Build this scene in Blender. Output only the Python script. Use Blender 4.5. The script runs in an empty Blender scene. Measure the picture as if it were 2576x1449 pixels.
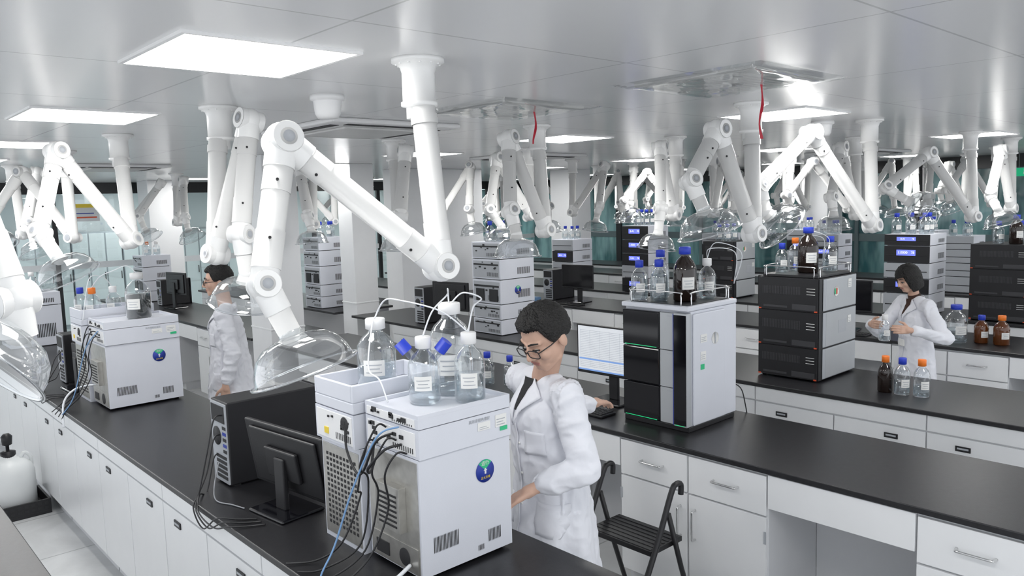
import bpy, math, random
import numpy as np
from mathutils import Vector, Matrix, noise
from mathutils.bvhtree import BVHTree
random.seed(4)
SC = bpy.context.scene.collection
V = Vector
CEIL = 2.70
TOP = 0.90

# ------------------------------------------------------------------ materials
def newmat(name):
    m = bpy.data.materials.new(name); m.use_nodes = True
    return m, m.node_tree, m.node_tree.nodes['Principled BSDF']

def pm(name, col, rough=.45, metal=0., var=.03, scale=8., bump=0., spec=.5, bscale=60., emit=None, es=0., coat=0.):
    m, t, b = newmat(name)
    N, L = t.nodes, t.links
    tc = N.new('ShaderNodeTexCoord'); nz = N.new('ShaderNodeTexNoise'); nz.inputs['Scale'].default_value = scale
    nz.inputs['Detail'].default_value = 3
    L.new(tc.outputs['Object'], nz.inputs['Vector'])
    rp = N.new('ShaderNodeValToRGB')
    lo = [max(0, c*(1-var)) for c in col]; hi = [min(1, c*(1+var)) for c in col]
    rp.color_ramp.elements[0].color = (*lo, 1); rp.color_ramp.elements[1].color = (*hi, 1)
    rp.color_ramp.elements[0].position = .3; rp.color_ramp.elements[1].position = .7
    L.new(nz.outputs['Fac'], rp.inputs['Fac']); L.new(rp.outputs['Color'], b.inputs['Base Color'])
    b.inputs['Roughness'].default_value = rough; b.inputs['Metallic'].default_value = metal
    b.inputs['Specular IOR Level'].default_value = spec
    b.inputs['Coat Weight'].default_value = coat
    if bump:
        n2 = N.new('ShaderNodeTexNoise'); n2.inputs['Scale'].default_value = bscale
        L.new(tc.outputs['Object'], n2.inputs['Vector'])
        bp = N.new('ShaderNodeBump'); bp.inputs['Strength'].default_value = bump; bp.inputs['Distance'].default_value = .01
        L.new(n2.outputs['Fac'], bp.inputs['Height']); L.new(bp.outputs['Normal'], b.inputs['Normal'])
    if emit:
        b.inputs['Emission Color'].default_value = (*emit, 1); b.inputs['Emission Strength'].default_value = es
    return m

def clear(name, tint=(1, 1, 1), base=.06, edge=.75, rough=.03, gloss=(1, 1, 1)):
    m = bpy.data.materials.new(name); m.use_nodes = True
    t = m.node_tree; N, L = t.nodes, t.links; N.clear()
    o = N.new('ShaderNodeOutputMaterial'); mx = N.new('ShaderNodeMixShader')
    tr = N.new('ShaderNodeBsdfTransparent'); tr.inputs['Color'].default_value = (*tint, 1)
    gl = N.new('ShaderNodeBsdfGlossy'); gl.inputs['Roughness'].default_value = rough; gl.inputs['Color'].default_value = (*gloss, 1)
    lw = N.new('ShaderNodeLayerWeight'); lw.inputs['Blend'].default_value = .25
    mr = N.new('ShaderNodeMapRange'); mr.inputs['To Min'].default_value = base; mr.inputs['To Max'].default_value = edge
    L.new(lw.outputs['Facing'], mr.inputs['Value'])
    L.new(mr.outputs['Result'], mx.inputs['Fac']); L.new(tr.outputs[0], mx.inputs[1]); L.new(gl.outputs[0], mx.inputs[2])
    L.new(mx.outputs[0], o.inputs['Surface'])
    return m

M = {}
M['arm'] = pm('arm_white_plastic', (.86, .86, .85), .3, var=.01)
M['cab'] = pm('cabinet_white_paint', (.81, .82, .83), .28, var=.01)
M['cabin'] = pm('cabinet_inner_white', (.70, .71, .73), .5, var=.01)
M['top'] = pm('black_epoxy_worktop', (.014, .014, .016), .34, var=.25, scale=40, bump=.05, bscale=300)
M['inst'] = pm('instrument_light_grey', (.67, .69, .75), .42, var=.015, bump=.05, bscale=400)
M['instd'] = pm('instrument_mid_grey', (.42, .44, .47), .45, var=.02)
M['silver'] = pm('silver_painted_panel', (.46, .48, .50), .35, .2, var=.02)
M['metal'] = pm('brushed_steel', (.55, .54, .51), .35, .9, var=.08, scale=30)
M['chrome'] = pm('chrome', (.7, .7, .7), .15, 1., var=.01)
M['blk'] = pm('black_plastic', (.011, .011, .013), .42, var=.1)
M['blkg'] = pm('black_gloss', (.005, .005, .007), .08, var=.05)
M['dark'] = pm('dark_slot', (.02, .02, .022), .6)
M['darkm'] = pm('dark_grey_vent', (.045, .045, .05), .5)
M['white'] = pm('white_plastic', (.82, .82, .82), .4, var=.01)
M['paper'] = pm('white_label_paper', (.8, .8, .78), .7, var=.02)
M['blue'] = pm('blue_cap_plastic', (.02, .05, .50), .4, var=.05)
M['stickblue'] = pm('blue_sticker', (.02, .045, .33), .5, var=.05)
M['green'] = pm('green_sticker', (.03, .5, .22), .5)
M['orange'] = pm('orange_cap_plastic', (.85, .2, .02), .4)
M['redtab'] = pm('orange_red_tab', (.65, .09, .03), .4)
M['red'] = pm('red_ribbon', (.45, .01, .03), .4)
M['yellow'] = pm('yellow_sticker', (.8, .6, .05), .5)
M['bluetube'] = pm('blue_tubing', (.16, .30, .52), .4)
M['cable'] = pm('black_cable_rubber', (.012, .012, .014), .45)
M['gcable'] = pm('grey_cable_rubber', (.25, .26, .28), .45)
M['ptfe'] = pm('white_tubing', (.75, .77, .8), .3)
M['glass'] = clear('clear_bottle_glass', (.93, .95, .96), .09, .75)
M['hood'] = clear('clear_hood_plastic', (.89, .91, .92), .13, .9, .05)
M['rim'] = clear('clear_hood_rim', (.88, .90, .92), .30, .9, .10)
M['liquid'] = clear('clear_liquid', (.80, .84, .86), .08, .5, .02)
M['darkliquid'] = pm('dark_liquid', (.04, .045, .045), .1, var=.4, scale=30)
M['amber'] = pm('amber_brown_glass', (.014, .007, .005), .06, var=.1, coat=.5)
M['amber2'] = pm('amber_orange_glass', (.12, .035, .008), .08, var=.2, coat=.5)
M['wglass'] = clear('partition_glass', (.90, .965, .97), .06, .5, .02)
M['frame'] = pm('black_window_frame', (.015, .016, .018), .35)
M['mull'] = pm('grey_mullion', (.10, .14, .15), .35)
M['wall'] = pm('white_wall_paint', (.84, .85, .86), .3, var=.01)
M['light'] = pm('lit_light_panel', (1, 1, 1), .5, emit=(1, .99, .97), es=16.5)
M['screen'] = pm('lit_screen', (.5, .5, .52), .3, emit=(.75, .8, .85), es=.55)
M['scrblue'] = pm('screen_blue_rows', (.15, .3, .6), .3, emit=(.25, .4, .8), es=.5)
M['scrgrey'] = pm('screen_grey_lines', (.25, .27, .30), .3, emit=(.3, .32, .35), es=.8)
M['lcd'] = pm('blue_lcd', (.1, .12, .5), .3, emit=(.16, .2, .85), es=1.1)
M['lcdt'] = pm('lcd_text', (.8, .8, .9), .3, emit=(.85, .87, 1), es=1.)
M['led'] = pm('green_led', (.02, .5, .2), .3, emit=(.02, .7, .25), es=.6)
M['exitg'] = pm('exit_sign_green', (.0, .30, .13), .4, emit=(.02, .75, .35), es=.35)
M['skin'] = pm('skin', (.60, .38, .285), .5, var=.05, scale=20)
M['lip'] = pm('lips', (.44, .19, .16), .45)
M['eye'] = pm('eye_white', (.6, .58, .55), .3)
M['hair'] = pm('black_hair', (.008, .007, .0065), .55, var=.5, scale=110, bump=.8, bscale=170)
M['coat'] = pm('white_lab_coat', (.78, .79, .84), .85, var=.02, bump=.35, bscale=18)
M['shirt'] = pm('black_shirt', (.02, .02, .022), .8)
M['brown'] = pm('brown_turtleneck', (.05, .022, .015), .85)
M['trouser'] = pm('dark_trousers', (.03, .032, .04), .8)
M['lens'] = clear('spectacle_lens', (.97, .97, .97), .04, .3)
M['jug'] = pm('translucent_white_jug', (.78, .80, .80), .35, var=.02)
M['film'] = clear('clear_protective_film', (.95, .96, .96), .05, .5, .05)
M['acgrey'] = pm('ac_grey', (.62, .62, .61), .4)
M['palegrey'] = pm('notice_paper', (.7, .72, .74), .6)  # plain pale grey base colour, also used for the band along the glass

def seams(name, col, seam, sx, sy, rough, mortar, marble=0.):
    m, t, b = newmat(name); N, L = t.nodes, t.links
    tc = N.new('ShaderNodeTexCoord'); mp = N.new('ShaderNodeMapping')
    L.new(tc.outputs['Object'], mp.inputs['Vector'])
    br = N.new('ShaderNodeTexBrick'); br.offset = 0; br.squash = 1
    br.inputs['Scale'].default_value = 1; br.inputs['Brick Width'].default_value = sx; br.inputs['Row Height'].default_value = sy
    br.inputs['Mortar Size'].default_value = mortar; br.inputs['Mortar Smooth'].default_value = .2
    br.inputs['Color1'].default_value = (*col, 1); br.inputs['Color2'].default_value = (*[c*.985 for c in col], 1)
    br.inputs['Mortar'].default_value = (*seam, 1)
    L.new(mp.outputs['Vector'], br.inputs['Vector'])
    if marble:
        nz = N.new('ShaderNodeTexNoise'); nz.inputs['Scale'].default_value = 2.2; nz.inputs['Detail'].default_value = 8; nz.inputs['Distortion'].default_value = 1.5
        L.new(tc.outputs['Object'], nz.inputs['Vector'])
        rp = N.new('ShaderNodeValToRGB'); rp.color_ramp.elements[0].position = .35; rp.color_ramp.elements[1].position = .65
        rp.color_ramp.elements[0].color = (.86, .86, .86, 1); rp.color_ramp.elements[1].color = (1, 1, 1, 1)
        L.new(nz.outputs['Fac'], rp.inputs['Fac'])
        mx = N.new('ShaderNodeMix'); mx.data_type = 'RGBA'; mx.blend_type = 'MULTIPLY'; mx.inputs['Factor'].default_value = marble
        L.new(br.outputs['Color'], mx.inputs[6]); L.new(rp.outputs['Color'], mx.inputs[7]); L.new(mx.outputs[2], b.inputs['Base Color'])
    else:
        L.new(br.outputs['Color'], b.inputs['Base Color'])
    n3 = N.new('ShaderNodeTexNoise'); n3.inputs['Scale'].default_value = .9; L.new(tc.outputs['Object'], n3.inputs['Vector'])
    bp = N.new('ShaderNodeBump'); bp.inputs['Strength'].default_value = .06; bp.inputs['Distance'].default_value = .05
    L.new(n3.outputs['Fac'], bp.inputs['Height']); L.new(bp.outputs['Normal'], b.inputs['Normal'])
    b.inputs['Roughness'].default_value = rough
    return m
M['ceil'] = seams('glossy_ceiling_panels', (.74, .745, .75), (.52, .52, .52), 1.2, .98, .22, .005)
M['floor'] = seams('pale_floor_tiles', (.70, .71, .71), (.45, .46, .46), .8, .8, .22, .006, 1.)
def tealmat():
    m, t, b = newmat('teal_tinted_glazing'); N, L = t.nodes, t.links
    tc = N.new('ShaderNodeTexCoord'); mp = N.new('ShaderNodeMapping'); mp.inputs['Scale'].default_value = (1, 1.9, .5)
    nz = N.new('ShaderNodeTexNoise'); nz.inputs['Scale'].default_value = 1.6; nz.inputs['Detail'].default_value = 3
    L.new(tc.outputs['Object'], mp.inputs['Vector']); L.new(mp.outputs['Vector'], nz.inputs['Vector'])
    rp = N.new('ShaderNodeValToRGB'); rp.color_ramp.elements[0].position = .38; rp.color_ramp.elements[1].position = .62
    rp.color_ramp.elements[0].color = (.03, .10, .11, 1); rp.color_ramp.elements[1].color = (.24, .42, .43, 1)
    L.new(nz.outputs['Fac'], rp.inputs['Fac']); L.new(rp.outputs['Color'], b.inputs['Base Color'])
    b.inputs['Roughness'].default_value = .08; b.inputs['Specular IOR Level'].default_value = .9
    return m
M['teal'] = tealmat()

# ------------------------------------------------------------------ geometry helpers
class Geo:
    def __init__(s): s.v = []; s.f = []; s.m = []; s.sm = []
    def add(s, vs, fs, mi=0, sm=False):
        o = len(s.v); s.v += [tuple(v) for v in vs]
        for f in fs: s.f.append([i+o for i in f]); s.m.append(mi); s.sm.append(sm)
        return s
    def box(s, lo, hi, mi=0):
        x0, y0, z0 = lo; x1, y1, z1 = hi
        return s.add([(x0, y0, z0), (x1, y0, z0), (x1, y1, z0), (x0, y1, z0), (x0, y0, z1), (x1, y0, z1), (x1, y1, z1), (x0, y1, z1)],
              [(0, 3, 2, 1), (4, 5, 6, 7), (0, 1, 5, 4), (1, 2, 6, 5), (2, 3, 7, 6), (3, 0, 4, 7)], mi)
    def lathe(s, prof, seg=32, mat=None, mi=0, sm=True):
        mat = mat or Matrix(); vs = []; fs = []; n = len(prof)
        for r, z in prof:
            for i in range(seg):
                a = 2*math.pi*i/seg; vs.append(mat @ V((r*math.cos(a), r*math.sin(a), z)))
        for j in range(n-1):
            for i in range(seg):
                k = (i+1) % seg; fs.append((j*seg+i, j*seg+k, (j+1)*seg+k, (j+1)*seg+i))
        return s.add(vs, fs, mi, sm)
    def cyl(s, p0, p1, r0, r1=None, seg=24, mi=0, sm=True):
        r1 = r0 if r1 is None else r1
        m, L = frame(p0, p1)
        return s.lathe([(0, 0), (r0, 0), (r0, 0), (r1, L), (r1, L), (0, L)], seg, m, mi, sm)
    def tube(s, pts, r, seg=8, mi=0):
        pts = [V(p) for p in pts]; n = len(pts); vs = []; fs = []
        up = V((0, 0, 1)); pu = None
        for i, p in enumerate(pts):
            d = (pts[min(i+1, n-1)]-pts[max(i-1, 0)]).normalized()
            if pu is None:
                pu = d.cross(up)
                if pu.length < .01: pu = d.cross(V((1, 0, 0)))
            pu = (pu-d*pu.dot(d)); pu.normalize(); w = d.cross(pu)
            rr = r[i] if isinstance(r, (list, tuple)) else r
            for k in range(seg):
                a = 2*math.pi*k/seg; vs.append(p+(pu*math.cos(a)+w*math.sin(a))*rr)
        for i in range(n-1):
            for k in range(seg):
                q = (k+1) % seg; fs.append((i*seg+k, (i+1)*seg+k, (i+1)*seg+q, i*seg+q))
        fs.append(tuple(range(seg))); fs.append(tuple(reversed(range((n-1)*seg, n*seg))))
        return s.add(vs, fs, mi, True)
    def ball(s, c, r, mi=0, seg=20, sc=(1, 1, 1)):
        m = Matrix.Translation(c) @ Matrix.Diagonal((*sc, 1))
        k = 12
        return s.lathe([(r*math.sin(math.pi*i/k), -r*math.cos(math.pi*i/k)) for i in range(k+1)], seg, m, mi)
    def cap(s, p0, p1, r0, r1, wx=1., seg=20, mi=0):
        m, L = frame(p0, p1)
        k = 6; prof = [(r0*math.sin(math.pi/2*i/k), -r0*math.cos(math.pi/2*i/k)) for i in range(k+1)]
        prof += [(r1*math.cos(math.pi/2*i/k), L+r1*math.sin(math.pi/2*i/k)) for i in range(k+1)]
        vs0 = len(s.v); s.lathe(prof, seg, m, mi)
        if wx != 1:
            c0 = (V(p0)+V(p1))/2
            for i in range(vs0, len(s.v)):
                x, y, z = s.v[i]; s.v[i] = (c0.x+(x-c0.x)*wx, y, z)
        return s

def frame(p0, p1):
    p0, p1 = V(p0), V(p1); d = p1-p0; L = d.length
    q = V((0, 0, 1)).rotation_difference(d.normalized()) if L > 1e-9 else V((0, 0, 1)).rotation_difference(V((0, 0, 1)))
    return Matrix.Translation(p0) @ q.to_matrix().to_4x4(), L

def obj(name, g, mats, parent=None, bevel=0, label=None, loc=None, rot=None):
    me = bpy.data.meshes.new(name); me.from_pydata(g.v, [], g.f)
    for k in (mats if isinstance(mats, (list, tuple)) else [mats]): me.materials.append(M[k])
    me.polygons.foreach_set('material_index', g.m); me.polygons.foreach_set('use_smooth', g.sm); me.update()
    o = bpy.data.objects.new(name, me); SC.objects.link(o)
    if parent: o.parent = parent
    if loc: o.location = loc
    if rot: o.rotation_euler = rot
    if label: o['label'] = label
    if bevel:
        b = o.modifiers.new('Bevel', 'BEVEL'); b.width = bevel; b.segments = 2; b.limit_method = 'ANGLE'; b.angle_limit = .8
    return o

def thing(name, label, cat, loc=(0, 0, 0), rz=0., group=None):
    o = bpy.data.objects.new(name, None); o.empty_display_size = .1; SC.objects.link(o)
    o.location = loc; o.rotation_euler = (0, 0, rz)
    o['label'] = label; o['category'] = cat
    if group: o['group'] = group
    return o

def tag(o, label, cat, group=None):
    o['label'] = label; o['category'] = cat
    if group: o['group'] = group
    return o

def copy_tree(o, parent=None, loc=None, rz=None, label=None):
    c = o.copy(); SC.objects.link(c)
    if parent is not None: c.parent = parent
    if loc is not None: c.location = loc
    if rz is not None: c.rotation_euler = (0, 0, rz)
    if label: c['label'] = label
    for ch in list(o.children): copy_tree(ch, c)
    return c

def struct(name, g, mats, bevel=0):
    o = obj(name, g, mats, bevel=bevel); o['kind'] = 'structure'; return o

def smoothpts(pts, n=8):
    pts = [V(p) for p in pts]; P = [pts[0]]+pts+[pts[-1]]; out = []
    for i in range(1, len(P)-2):
        a, b, c, d = P[i-1], P[i], P[i+1], P[i+2]
        for k in range(n):
            t = k/n
            out.append(.5*((2*b)+(c-a)*t+(2*a-5*b+4*c-d)*t*t+(3*b-a-3*c+d)*t**3))
    out.append(pts[-1]); return out

def text(body, size, mat, parent, M4, name='lettering', align='CENTER'):
    c = bpy.data.curves.new('txt', 'FONT'); c.body = body; c.size = size; c.align_x = align; c.align_y = 'CENTER'; c.extrude = .0003
    t = bpy.data.objects.new('txt', c); SC.objects.link(t)
    dg = bpy.context.evaluated_depsgraph_get(); me = bpy.data.meshes.new_from_object(t.evaluated_get(dg))
    bpy.data.objects.remove(t)
    me.materials.clear(); me.materials.append(M[mat])
    o = bpy.data.objects.new(name, me); SC.objects.link(o); o.parent = parent; o.matrix_local = M4
    return o
RX = Matrix.Rotation(math.pi/2, 4, 'X')
def face_my(x, y, z): return Matrix.Translation((x, y, z)) @ RX
def face_mx(x, y, z): return Matrix.Translation((x, y, z)) @ Matrix.Rotation(-math.pi/2, 4, 'Z') @ RX

# ------------------------------------------------------------------ camera
cam = bpy.data.cameras.new('camera'); co = bpy.data.objects.new('camera', cam); SC.objects.link(co)
F = V((.6679, .7364, -.1080)).normalized(); R = V((.7383, -.6738, -.0282)); R = (R-F*R.dot(F)).normalized(); U = R.cross(F)
mw = Matrix((R, U, -F)).transposed().to_4x4(); mw.translation = V((0, 0, 2.18)); co.matrix_world = mw
cam.sensor_width = 36; cam.lens = 36*1967/2576; cam.clip_start = .05
bpy.context.scene.camera = co
bpy.context.scene.view_settings.view_transform = 'Standard'

w = bpy.data.worlds.new('world'); bpy.context.scene.world = w; w.use_nodes = True
w.node_tree.nodes['Background'].inputs[0].default_value = (.93, .96, 1, 1)
w.node_tree.nodes['Background'].inputs[1].default_value = 1.45

# ------------------------------------------------------------------ room shell
XW, YW = 13.5, 14.0
struct('floor', Geo().box((-1.5, -1.5, -.1), (XW+.1, YW+4, 0)), 'floor')
struct('ceiling', Geo().box((-1.5, -1.5, CEIL), (XW+.1, YW+4, CEIL+.1)), 'ceil')
struct('wall_right', Geo().box((XW, -1.5, 0), (XW+.08, YW+4, 2.55), 0), 'teal')
g = Geo().box((XW-.06, -1.5, 2.5), (XW, YW, CEIL))
y = -1.4
k = 0
while y < YW:
    g.box((XW-.04, y, 0), (XW, y+(.14 if k % 3 == 0 else .06), 2.5), 0 if k % 3 == 0 else 1); y += 1.05; k += 1
g.box((XW-.03, -1.5, 0), (XW, YW, .12))
struct('trim_1', g, ['frame', 'mull'])
struct('trim_2', Geo().box((XW-.012, -1.5, 1.36), (XW-.005, YW, 1.49)), 'mull')
lettering = thing('glass_sign', 'white company lettering on the glass partition', 'sign', (XW-.02, 3.5, 1.425))
for yy in (2.6, 4.6, 6.6, .8):
    text('回正大天晴', .12, 'white', lettering, face_mx(-.005, yy-3.5, .002))
nwin = 0
x = -1.5
while x < XW:
    nwin += 1
    struct('window_%d' % nwin, Geo().box((x+.03, YW, .1), (x+1.47, YW+.015, 2.52)), 'wglass')
    x += 1.5
g = Geo().box((-1.5, YW-.03, 2.52), (XW, YW+.05, CEIL)).box((-1.5, YW-.02, 0), (XW, YW+.04, .1))
x = -1.5
while x < XW: g.box((x-.035, YW-.02, .1), (x+.035, YW+.04, 2.52)); x += 1.5
struct('trim_3', g, 'frame')
struct('trim_4', Geo().box((-1.5, YW-.008, 1.32), (XW, YW-.002, 1.42)), 'palegrey')
struct('wall_back', Geo().box((-1.5, YW+3.6, 0), (XW, YW+3.7, CEIL)), 'wall')
def col(n, lo, hi):
    g = Geo().box((lo[0], lo[1], 0), (hi[0], hi[1], CEIL))
    g.box((lo[0]-.006, lo[1]-.006, 1.02), (hi[0]+.006, hi[1]+.006, 1.04))
    struct('trim_%d' % n, g, 'wall', .006)
col(11, (3.27, 7.06), (3.62, 7.50)); col(12, (4.89, 8.19), (5.21, 8.51)); col(13, (9.30, 8.76), (9.76, 9.24))
col(14, (4.15, 13.1), (4.65, 13.6)); col(15, (8.6, 12.2), (9.1, 12.7)); col(16, (12.85, 6.2), (13.4, 6.7)); col(17, (6.0, 12.6), (6.4, 13.0))
struct('wall_block', Geo().box((6.2, 9.1, 0), (7.7, 9.5, CEIL)), 'wall', .006)

lock = thing('locker', 'tall white metal locker with narrow doors', 'locker', (0.2, YW+2.9, 0), group='lockers behind the glass')
obj('body', Geo().box((0, 0, 0), (.9, .5, 1.85)), 'instd', lock, .005)
for i in range(3):
    d = obj('door', Geo().box((.012+i*.3, -.015, .08), (.285+i*.3, 0, 1.82)), 'wall', lock, .003)
    obj('handle', Geo().box((.25+i*.3, -.03, .9), (.265+i*.3, -.016, 1.05)), 'dark', d)
for i in range(1, 8): copy_tree(lock, loc=(.2+i*.92, YW+2.9, 0))
nt = obj('notice', Geo().box((0, -.004, 0), (.46, 0, .28), 0).box((0, -.006, .22), (.46, -.004, .28), 1).box((.04, -.006, .05), (.42, -.004, .075), 2).box((.04, -.006, .12), (.38, -.004, .135), 3), ['palegrey', 'yellow', 'redtab', 'stickblue'], loc=(3.2, YW-.002, 2.08))
tag(nt, 'printed notice with coloured bands on glass', 'notice')
ex = thing('exit_sign', 'green lit exit sign hanging from the ceiling', 'exit sign', (13.2, 3.36, 2.42))
obj('sign_box', Geo().box((-.015, -.2, -.06), (.015, .2, .06)), 'exitg', ex, .004)
text('出口', .10, 'white', ex, face_mx(-.017, .0, 0))
for q in (-.15, .15): obj('hanging_rod', Geo().cyl((0, q, .06), (0, q, CEIL-2.42), .005, None, 8), 'instd', ex)

# ------------------------------------------------------------------ ceiling fittings
lp = thing('ceiling_light', 'square flush lit ceiling light panel', 'ceiling light', (0, 0, CEIL), group='square ceiling light panels')
obj('diffuser', Geo().box((-.285, -.285, -.006), (.285, .285, -.003)), 'light', lp)
g = Geo()
for a, b in (((-.3, -.3), (.3, -.285)), ((-.3, .285), (.3, .3)), ((-.3, -.285), (-.285, .285)), ((.285, -.285), (.3, .285))): g.box((a[0], a[1], -.01), (b[0], b[1], 0))
obj('light_frame', g, 'white', lp)
first = True
for X, Y0 in ((1.16, .65), (4.75, .62), (8.3, .62), (11.9, .62)):
    for k in range(9):  # panels past the glass wall are added, unseen, to brighten the corridor
        p = (X, Y0+1.97*k, CEIL)
        if first: lp.location = p; first = False
        else: copy_tree(lp, loc=p)

def cassette(loc, s=.47):
    t = thing('ceiling_air_conditioner', 'white square ceiling cassette air conditioner with slots', 'air conditioner', loc, group='cassette air conditioners')
    obj('fascia', Geo().box((-s, -s, -.03), (s, s, 0), 0), 'white', t, .012)
    g = Geo()
    for sg in (1, -1):
        g.box((-s*.7, sg*s*.80-.03, -.033), (s*.7, sg*s*.80+.03, -.029)); g.box((sg*s*.80-.03, -s*.7, -.033), (sg*s*.80+.03, s*.7, -.029))
    obj('air_slot', g, 'dark', t)
    obj('grille', Geo().box((-s*.6, -s*.6, -.045), (s*.6, s*.6, -.03)), 'acgrey', t, .01)
    return t
c0 = cassette((2.78, 4.50, CEIL))
for p in ((2.6, 9.3, CEIL), (6.1, 6.4, CEIL), (9.9, 4.4, CEIL), (6.2, 11., CEIL)): copy_tree(c0, loc=p)

def vent(loc, rl=11):
    t = thing('ceiling_vent', 'square ceiling vent wrapped in clear film with ribbon', 'vent', loc, group='film wrapped ceiling vents')
    g = Geo()
    for a, b in (((-.30, -.30), (.30, -.22)), ((-.30, .22), (.30, .30)), ((-.30, -.22), (-.22, .22)), ((.22, -.22), (.30, .22))): g.box((a[0], a[1], -.012), (b[0], b[1], 0))
    g.box((-.22, -.22, -.003), (.22, .22, 0))
    obj('vent_frame', g, 'acgrey', t, .003)
    g = Geo()
    for i in range(11):
        yy = -.21+i*.039
        g.box((-.21, yy, -.014), (.21, yy+.022, -.004), 0)
        g.box((-.21, yy+.022, -.006), (.21, yy+.036, -.003), 1)
    obj('louvre', g, ['acgrey', 'darkm'], t)
    g = Geo(); n = 40; vs = []; fs = []
    for i in range(n):
        for j in range(n):
            X = -.38+.76*i/(n-1); Y = -.38+.76*j/(n-1)
            e = max(abs(X), abs(Y))
            z = -.020-.004*noise.noise(V((X*5, Y*5, loc[0])))-.0012*noise.noise(V((X*14, Y*14, 3)))
            if e > .31: z = z*max(0, 1-(e-.31)/.07)-.002
            vs.append((X, Y, z))
    for i in range(n-1):
        for j in range(n-1): fs.append((i*n+j, (i+1)*n+j, (i+1)*n+j+1, i*n+j+1))
    g.add(vs, fs, 0, True); obj('film_wrap', g, 'film', t)
    g = Geo(); vs = []; fs = []
    for i in range(rl):
        z = -.02-.022*i; x0 = .012*math.sin(i*.6)+.10
        vs += [(x0, -.1, z), (x0+.010, -.106+.004*math.sin(i), z)]
    for i in range(rl-1): fs.append((2*i, 2*i+1, 2*i+3, 2*i+2))
    g.add(vs, fs, 0, True); obj('red_ribbon', g, 'red', t)
    return t
vent((3.17, 2.0, CEIL), 12); vent((2.98, 3.28, CEIL), 9)
def detector(loc, s=1.):
    t = thing('smoke_detector', 'white round ceiling detector', 'detector', loc, group='ceiling detectors')
    obj('base', Geo().lathe([(0, 0), (.075*s, 0), (.075*s, -.02*s), (.062*s, -.026*s)], 32), 'white', t)
    obj('sensor_dome', Geo().lathe([(.062*s, -.026*s), (.056*s, -.08*s), (.045*s, -.1*s), (0, -.103*s)], 32), 'white', t)
    return t
d0 = detector((1.87, 3.30, CEIL), 1.05); copy_tree(d0, loc=(5.5, 2.7, CEIL)); copy_tree(d0, loc=(6.9, 5, CEIL))

# ------------------------------------------------------------------ benches
ROWS = [(-.25, .557, [(.3, 13)]), (1.186, 1.98, [(.3, 13)]), (3.27, 4.08, [(0, 7.03), (7.53, 13)]), (4.79, 5.65, [(0, 8.15), (8.55, 13)]),
        (6.93, 7.75, [(0, 9.06), (9.54, 13)]), (8.43, 9.25, [(0, 13)]), (10.5, 11.3, [(0, 13)]), (11.95, 12.75, [(0, 13)])]
for i, (x0, x1, segs) in enumerate(ROWS):
    for a, b in segs:
        o = obj('worktop', Geo().box((x0, a, TOP-.028), (x1, b, TOP)), 'top', bevel=.004)
        tag(o, 'long continuous matte black laboratory worktop', 'worktop', 'black laboratory worktops')

def bar(g, p0, p1, off, r=.006):
    p0, p1, off = V(p0), V(p1), V(off)
    g.tube(smoothpts([p0, p0+off*.8+(p1-p0)*.03, p0+off+(p1-p0)*.12, p1+off-(p1-p0)*.12, p1+off*.8-(p1-p0)*.03, p1], 4), r, 8)

def base_cabinet():
    t = thing('base_cabinet', 'white base cabinet with two drawers and two doors', 'cabinet', (0, 0, 0), group='white base cabinets under the worktops')
    g = Geo().box((.02, 0, .1), (.76, .9, TOP-.03)).box((.07, .01, 0), (.74, .89, .1)); obj('body', g, 'cabin', t)
    for s in (0, 1):
        a, b = s*.45+.006, s*.45+.444
        d = obj('drawer', Geo().box((0, a, .66), (.02, b, .855)), 'cab', t, .002)
        g = Geo(); bar(g, (0, (a+b)/2-.07, .765), (0, (a+b)/2+.07, .765), (-.03, 0, 0)); obj('handle', g, 'chrome', d)
        d = obj('door', Geo().box((0, a, .11), (.02, b, .65)), 'cab', t, .002)
        yy = .405 if s == 0 else .495
        g = Geo(); bar(g, (0, yy, .42), (0, yy, .58), (-.03, 0, 0)); obj('handle', g, 'chrome', d)
        g = Geo().box((-.004, (.003 if s == 0 else .885), .52), (0, (.015 if s == 0 else .897), .58)); obj('hinge', g, 'instd', d)
    return t
def knee():
    t = thing('kneehole_panel', 'white kneehole apron and back panel', 'panel', (0, 0, 0), group='kneehole panels under the worktops')
    obj('apron', Geo().box((.0, .003, .70), (.02, .667, .865)), 'cab', t, .002)
    obj('back_panel', Geo().box((.5, .003, .02), (.52, .667, .865)), 'cabin', t)
    return t
def back_cab():
    t = thing('rear_cabinet', 'white rear panelled cabinet with black recessed pulls', 'cabinet', (0, 0, 0), group='rear panelled cabinets under the worktops')
    obj('body', Geo().box((.015, 0, .12), (.74, 1.12, TOP-.03)).box((.06, .01, 0), (.7, 1.11, .12)), 'cabin', t)
    obj('apron', Geo().box((0, .004, .775), (.015, 1.116, .868)), 'cab', t, .002)
    for s in (0, 1):
        a, b = s*.56+.004, s*.56+.556
        d = obj('door', Geo().box((0, a, .125), (.015, b, .765)), 'cab', t, .002)
        yy = .2 if s == 0 else .92
        g = Geo().box((-.006, yy-.04, .69), (.0, yy+.04, .72), 0).box((-.008, yy-.03, .702), (-.006, yy+.03, .712), 1); obj('recessed_pull', g, ['blk', 'instd'], d)
    return t
bc, kn, rc = base_cabinet(), knee(), back_cab()
def clear_of(segs, a, b): return any(a >= s-.01 and b <= e+.01 for s, e in segs)
fb = fk = fr = True
for ri in (2, 4, 6):
    x0, x1, segs = ROWS[ri]
    y = 1.86-1.57
    while y < 12.2:
        if clear_of(segs, y, y+.9):
            if fb: bc.location = (x0+.015, y, 0); fb = False
            else: copy_tree(bc, loc=(x0+.015, y, 0))
        if clear_of(segs, y+.9, y+1.57):
            if fk: kn.location = (x0+.015, y+.9, 0); fk = False
            else: copy_tree(kn, loc=(x0+.015, y+.9, 0))
        y += 1.57
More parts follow.
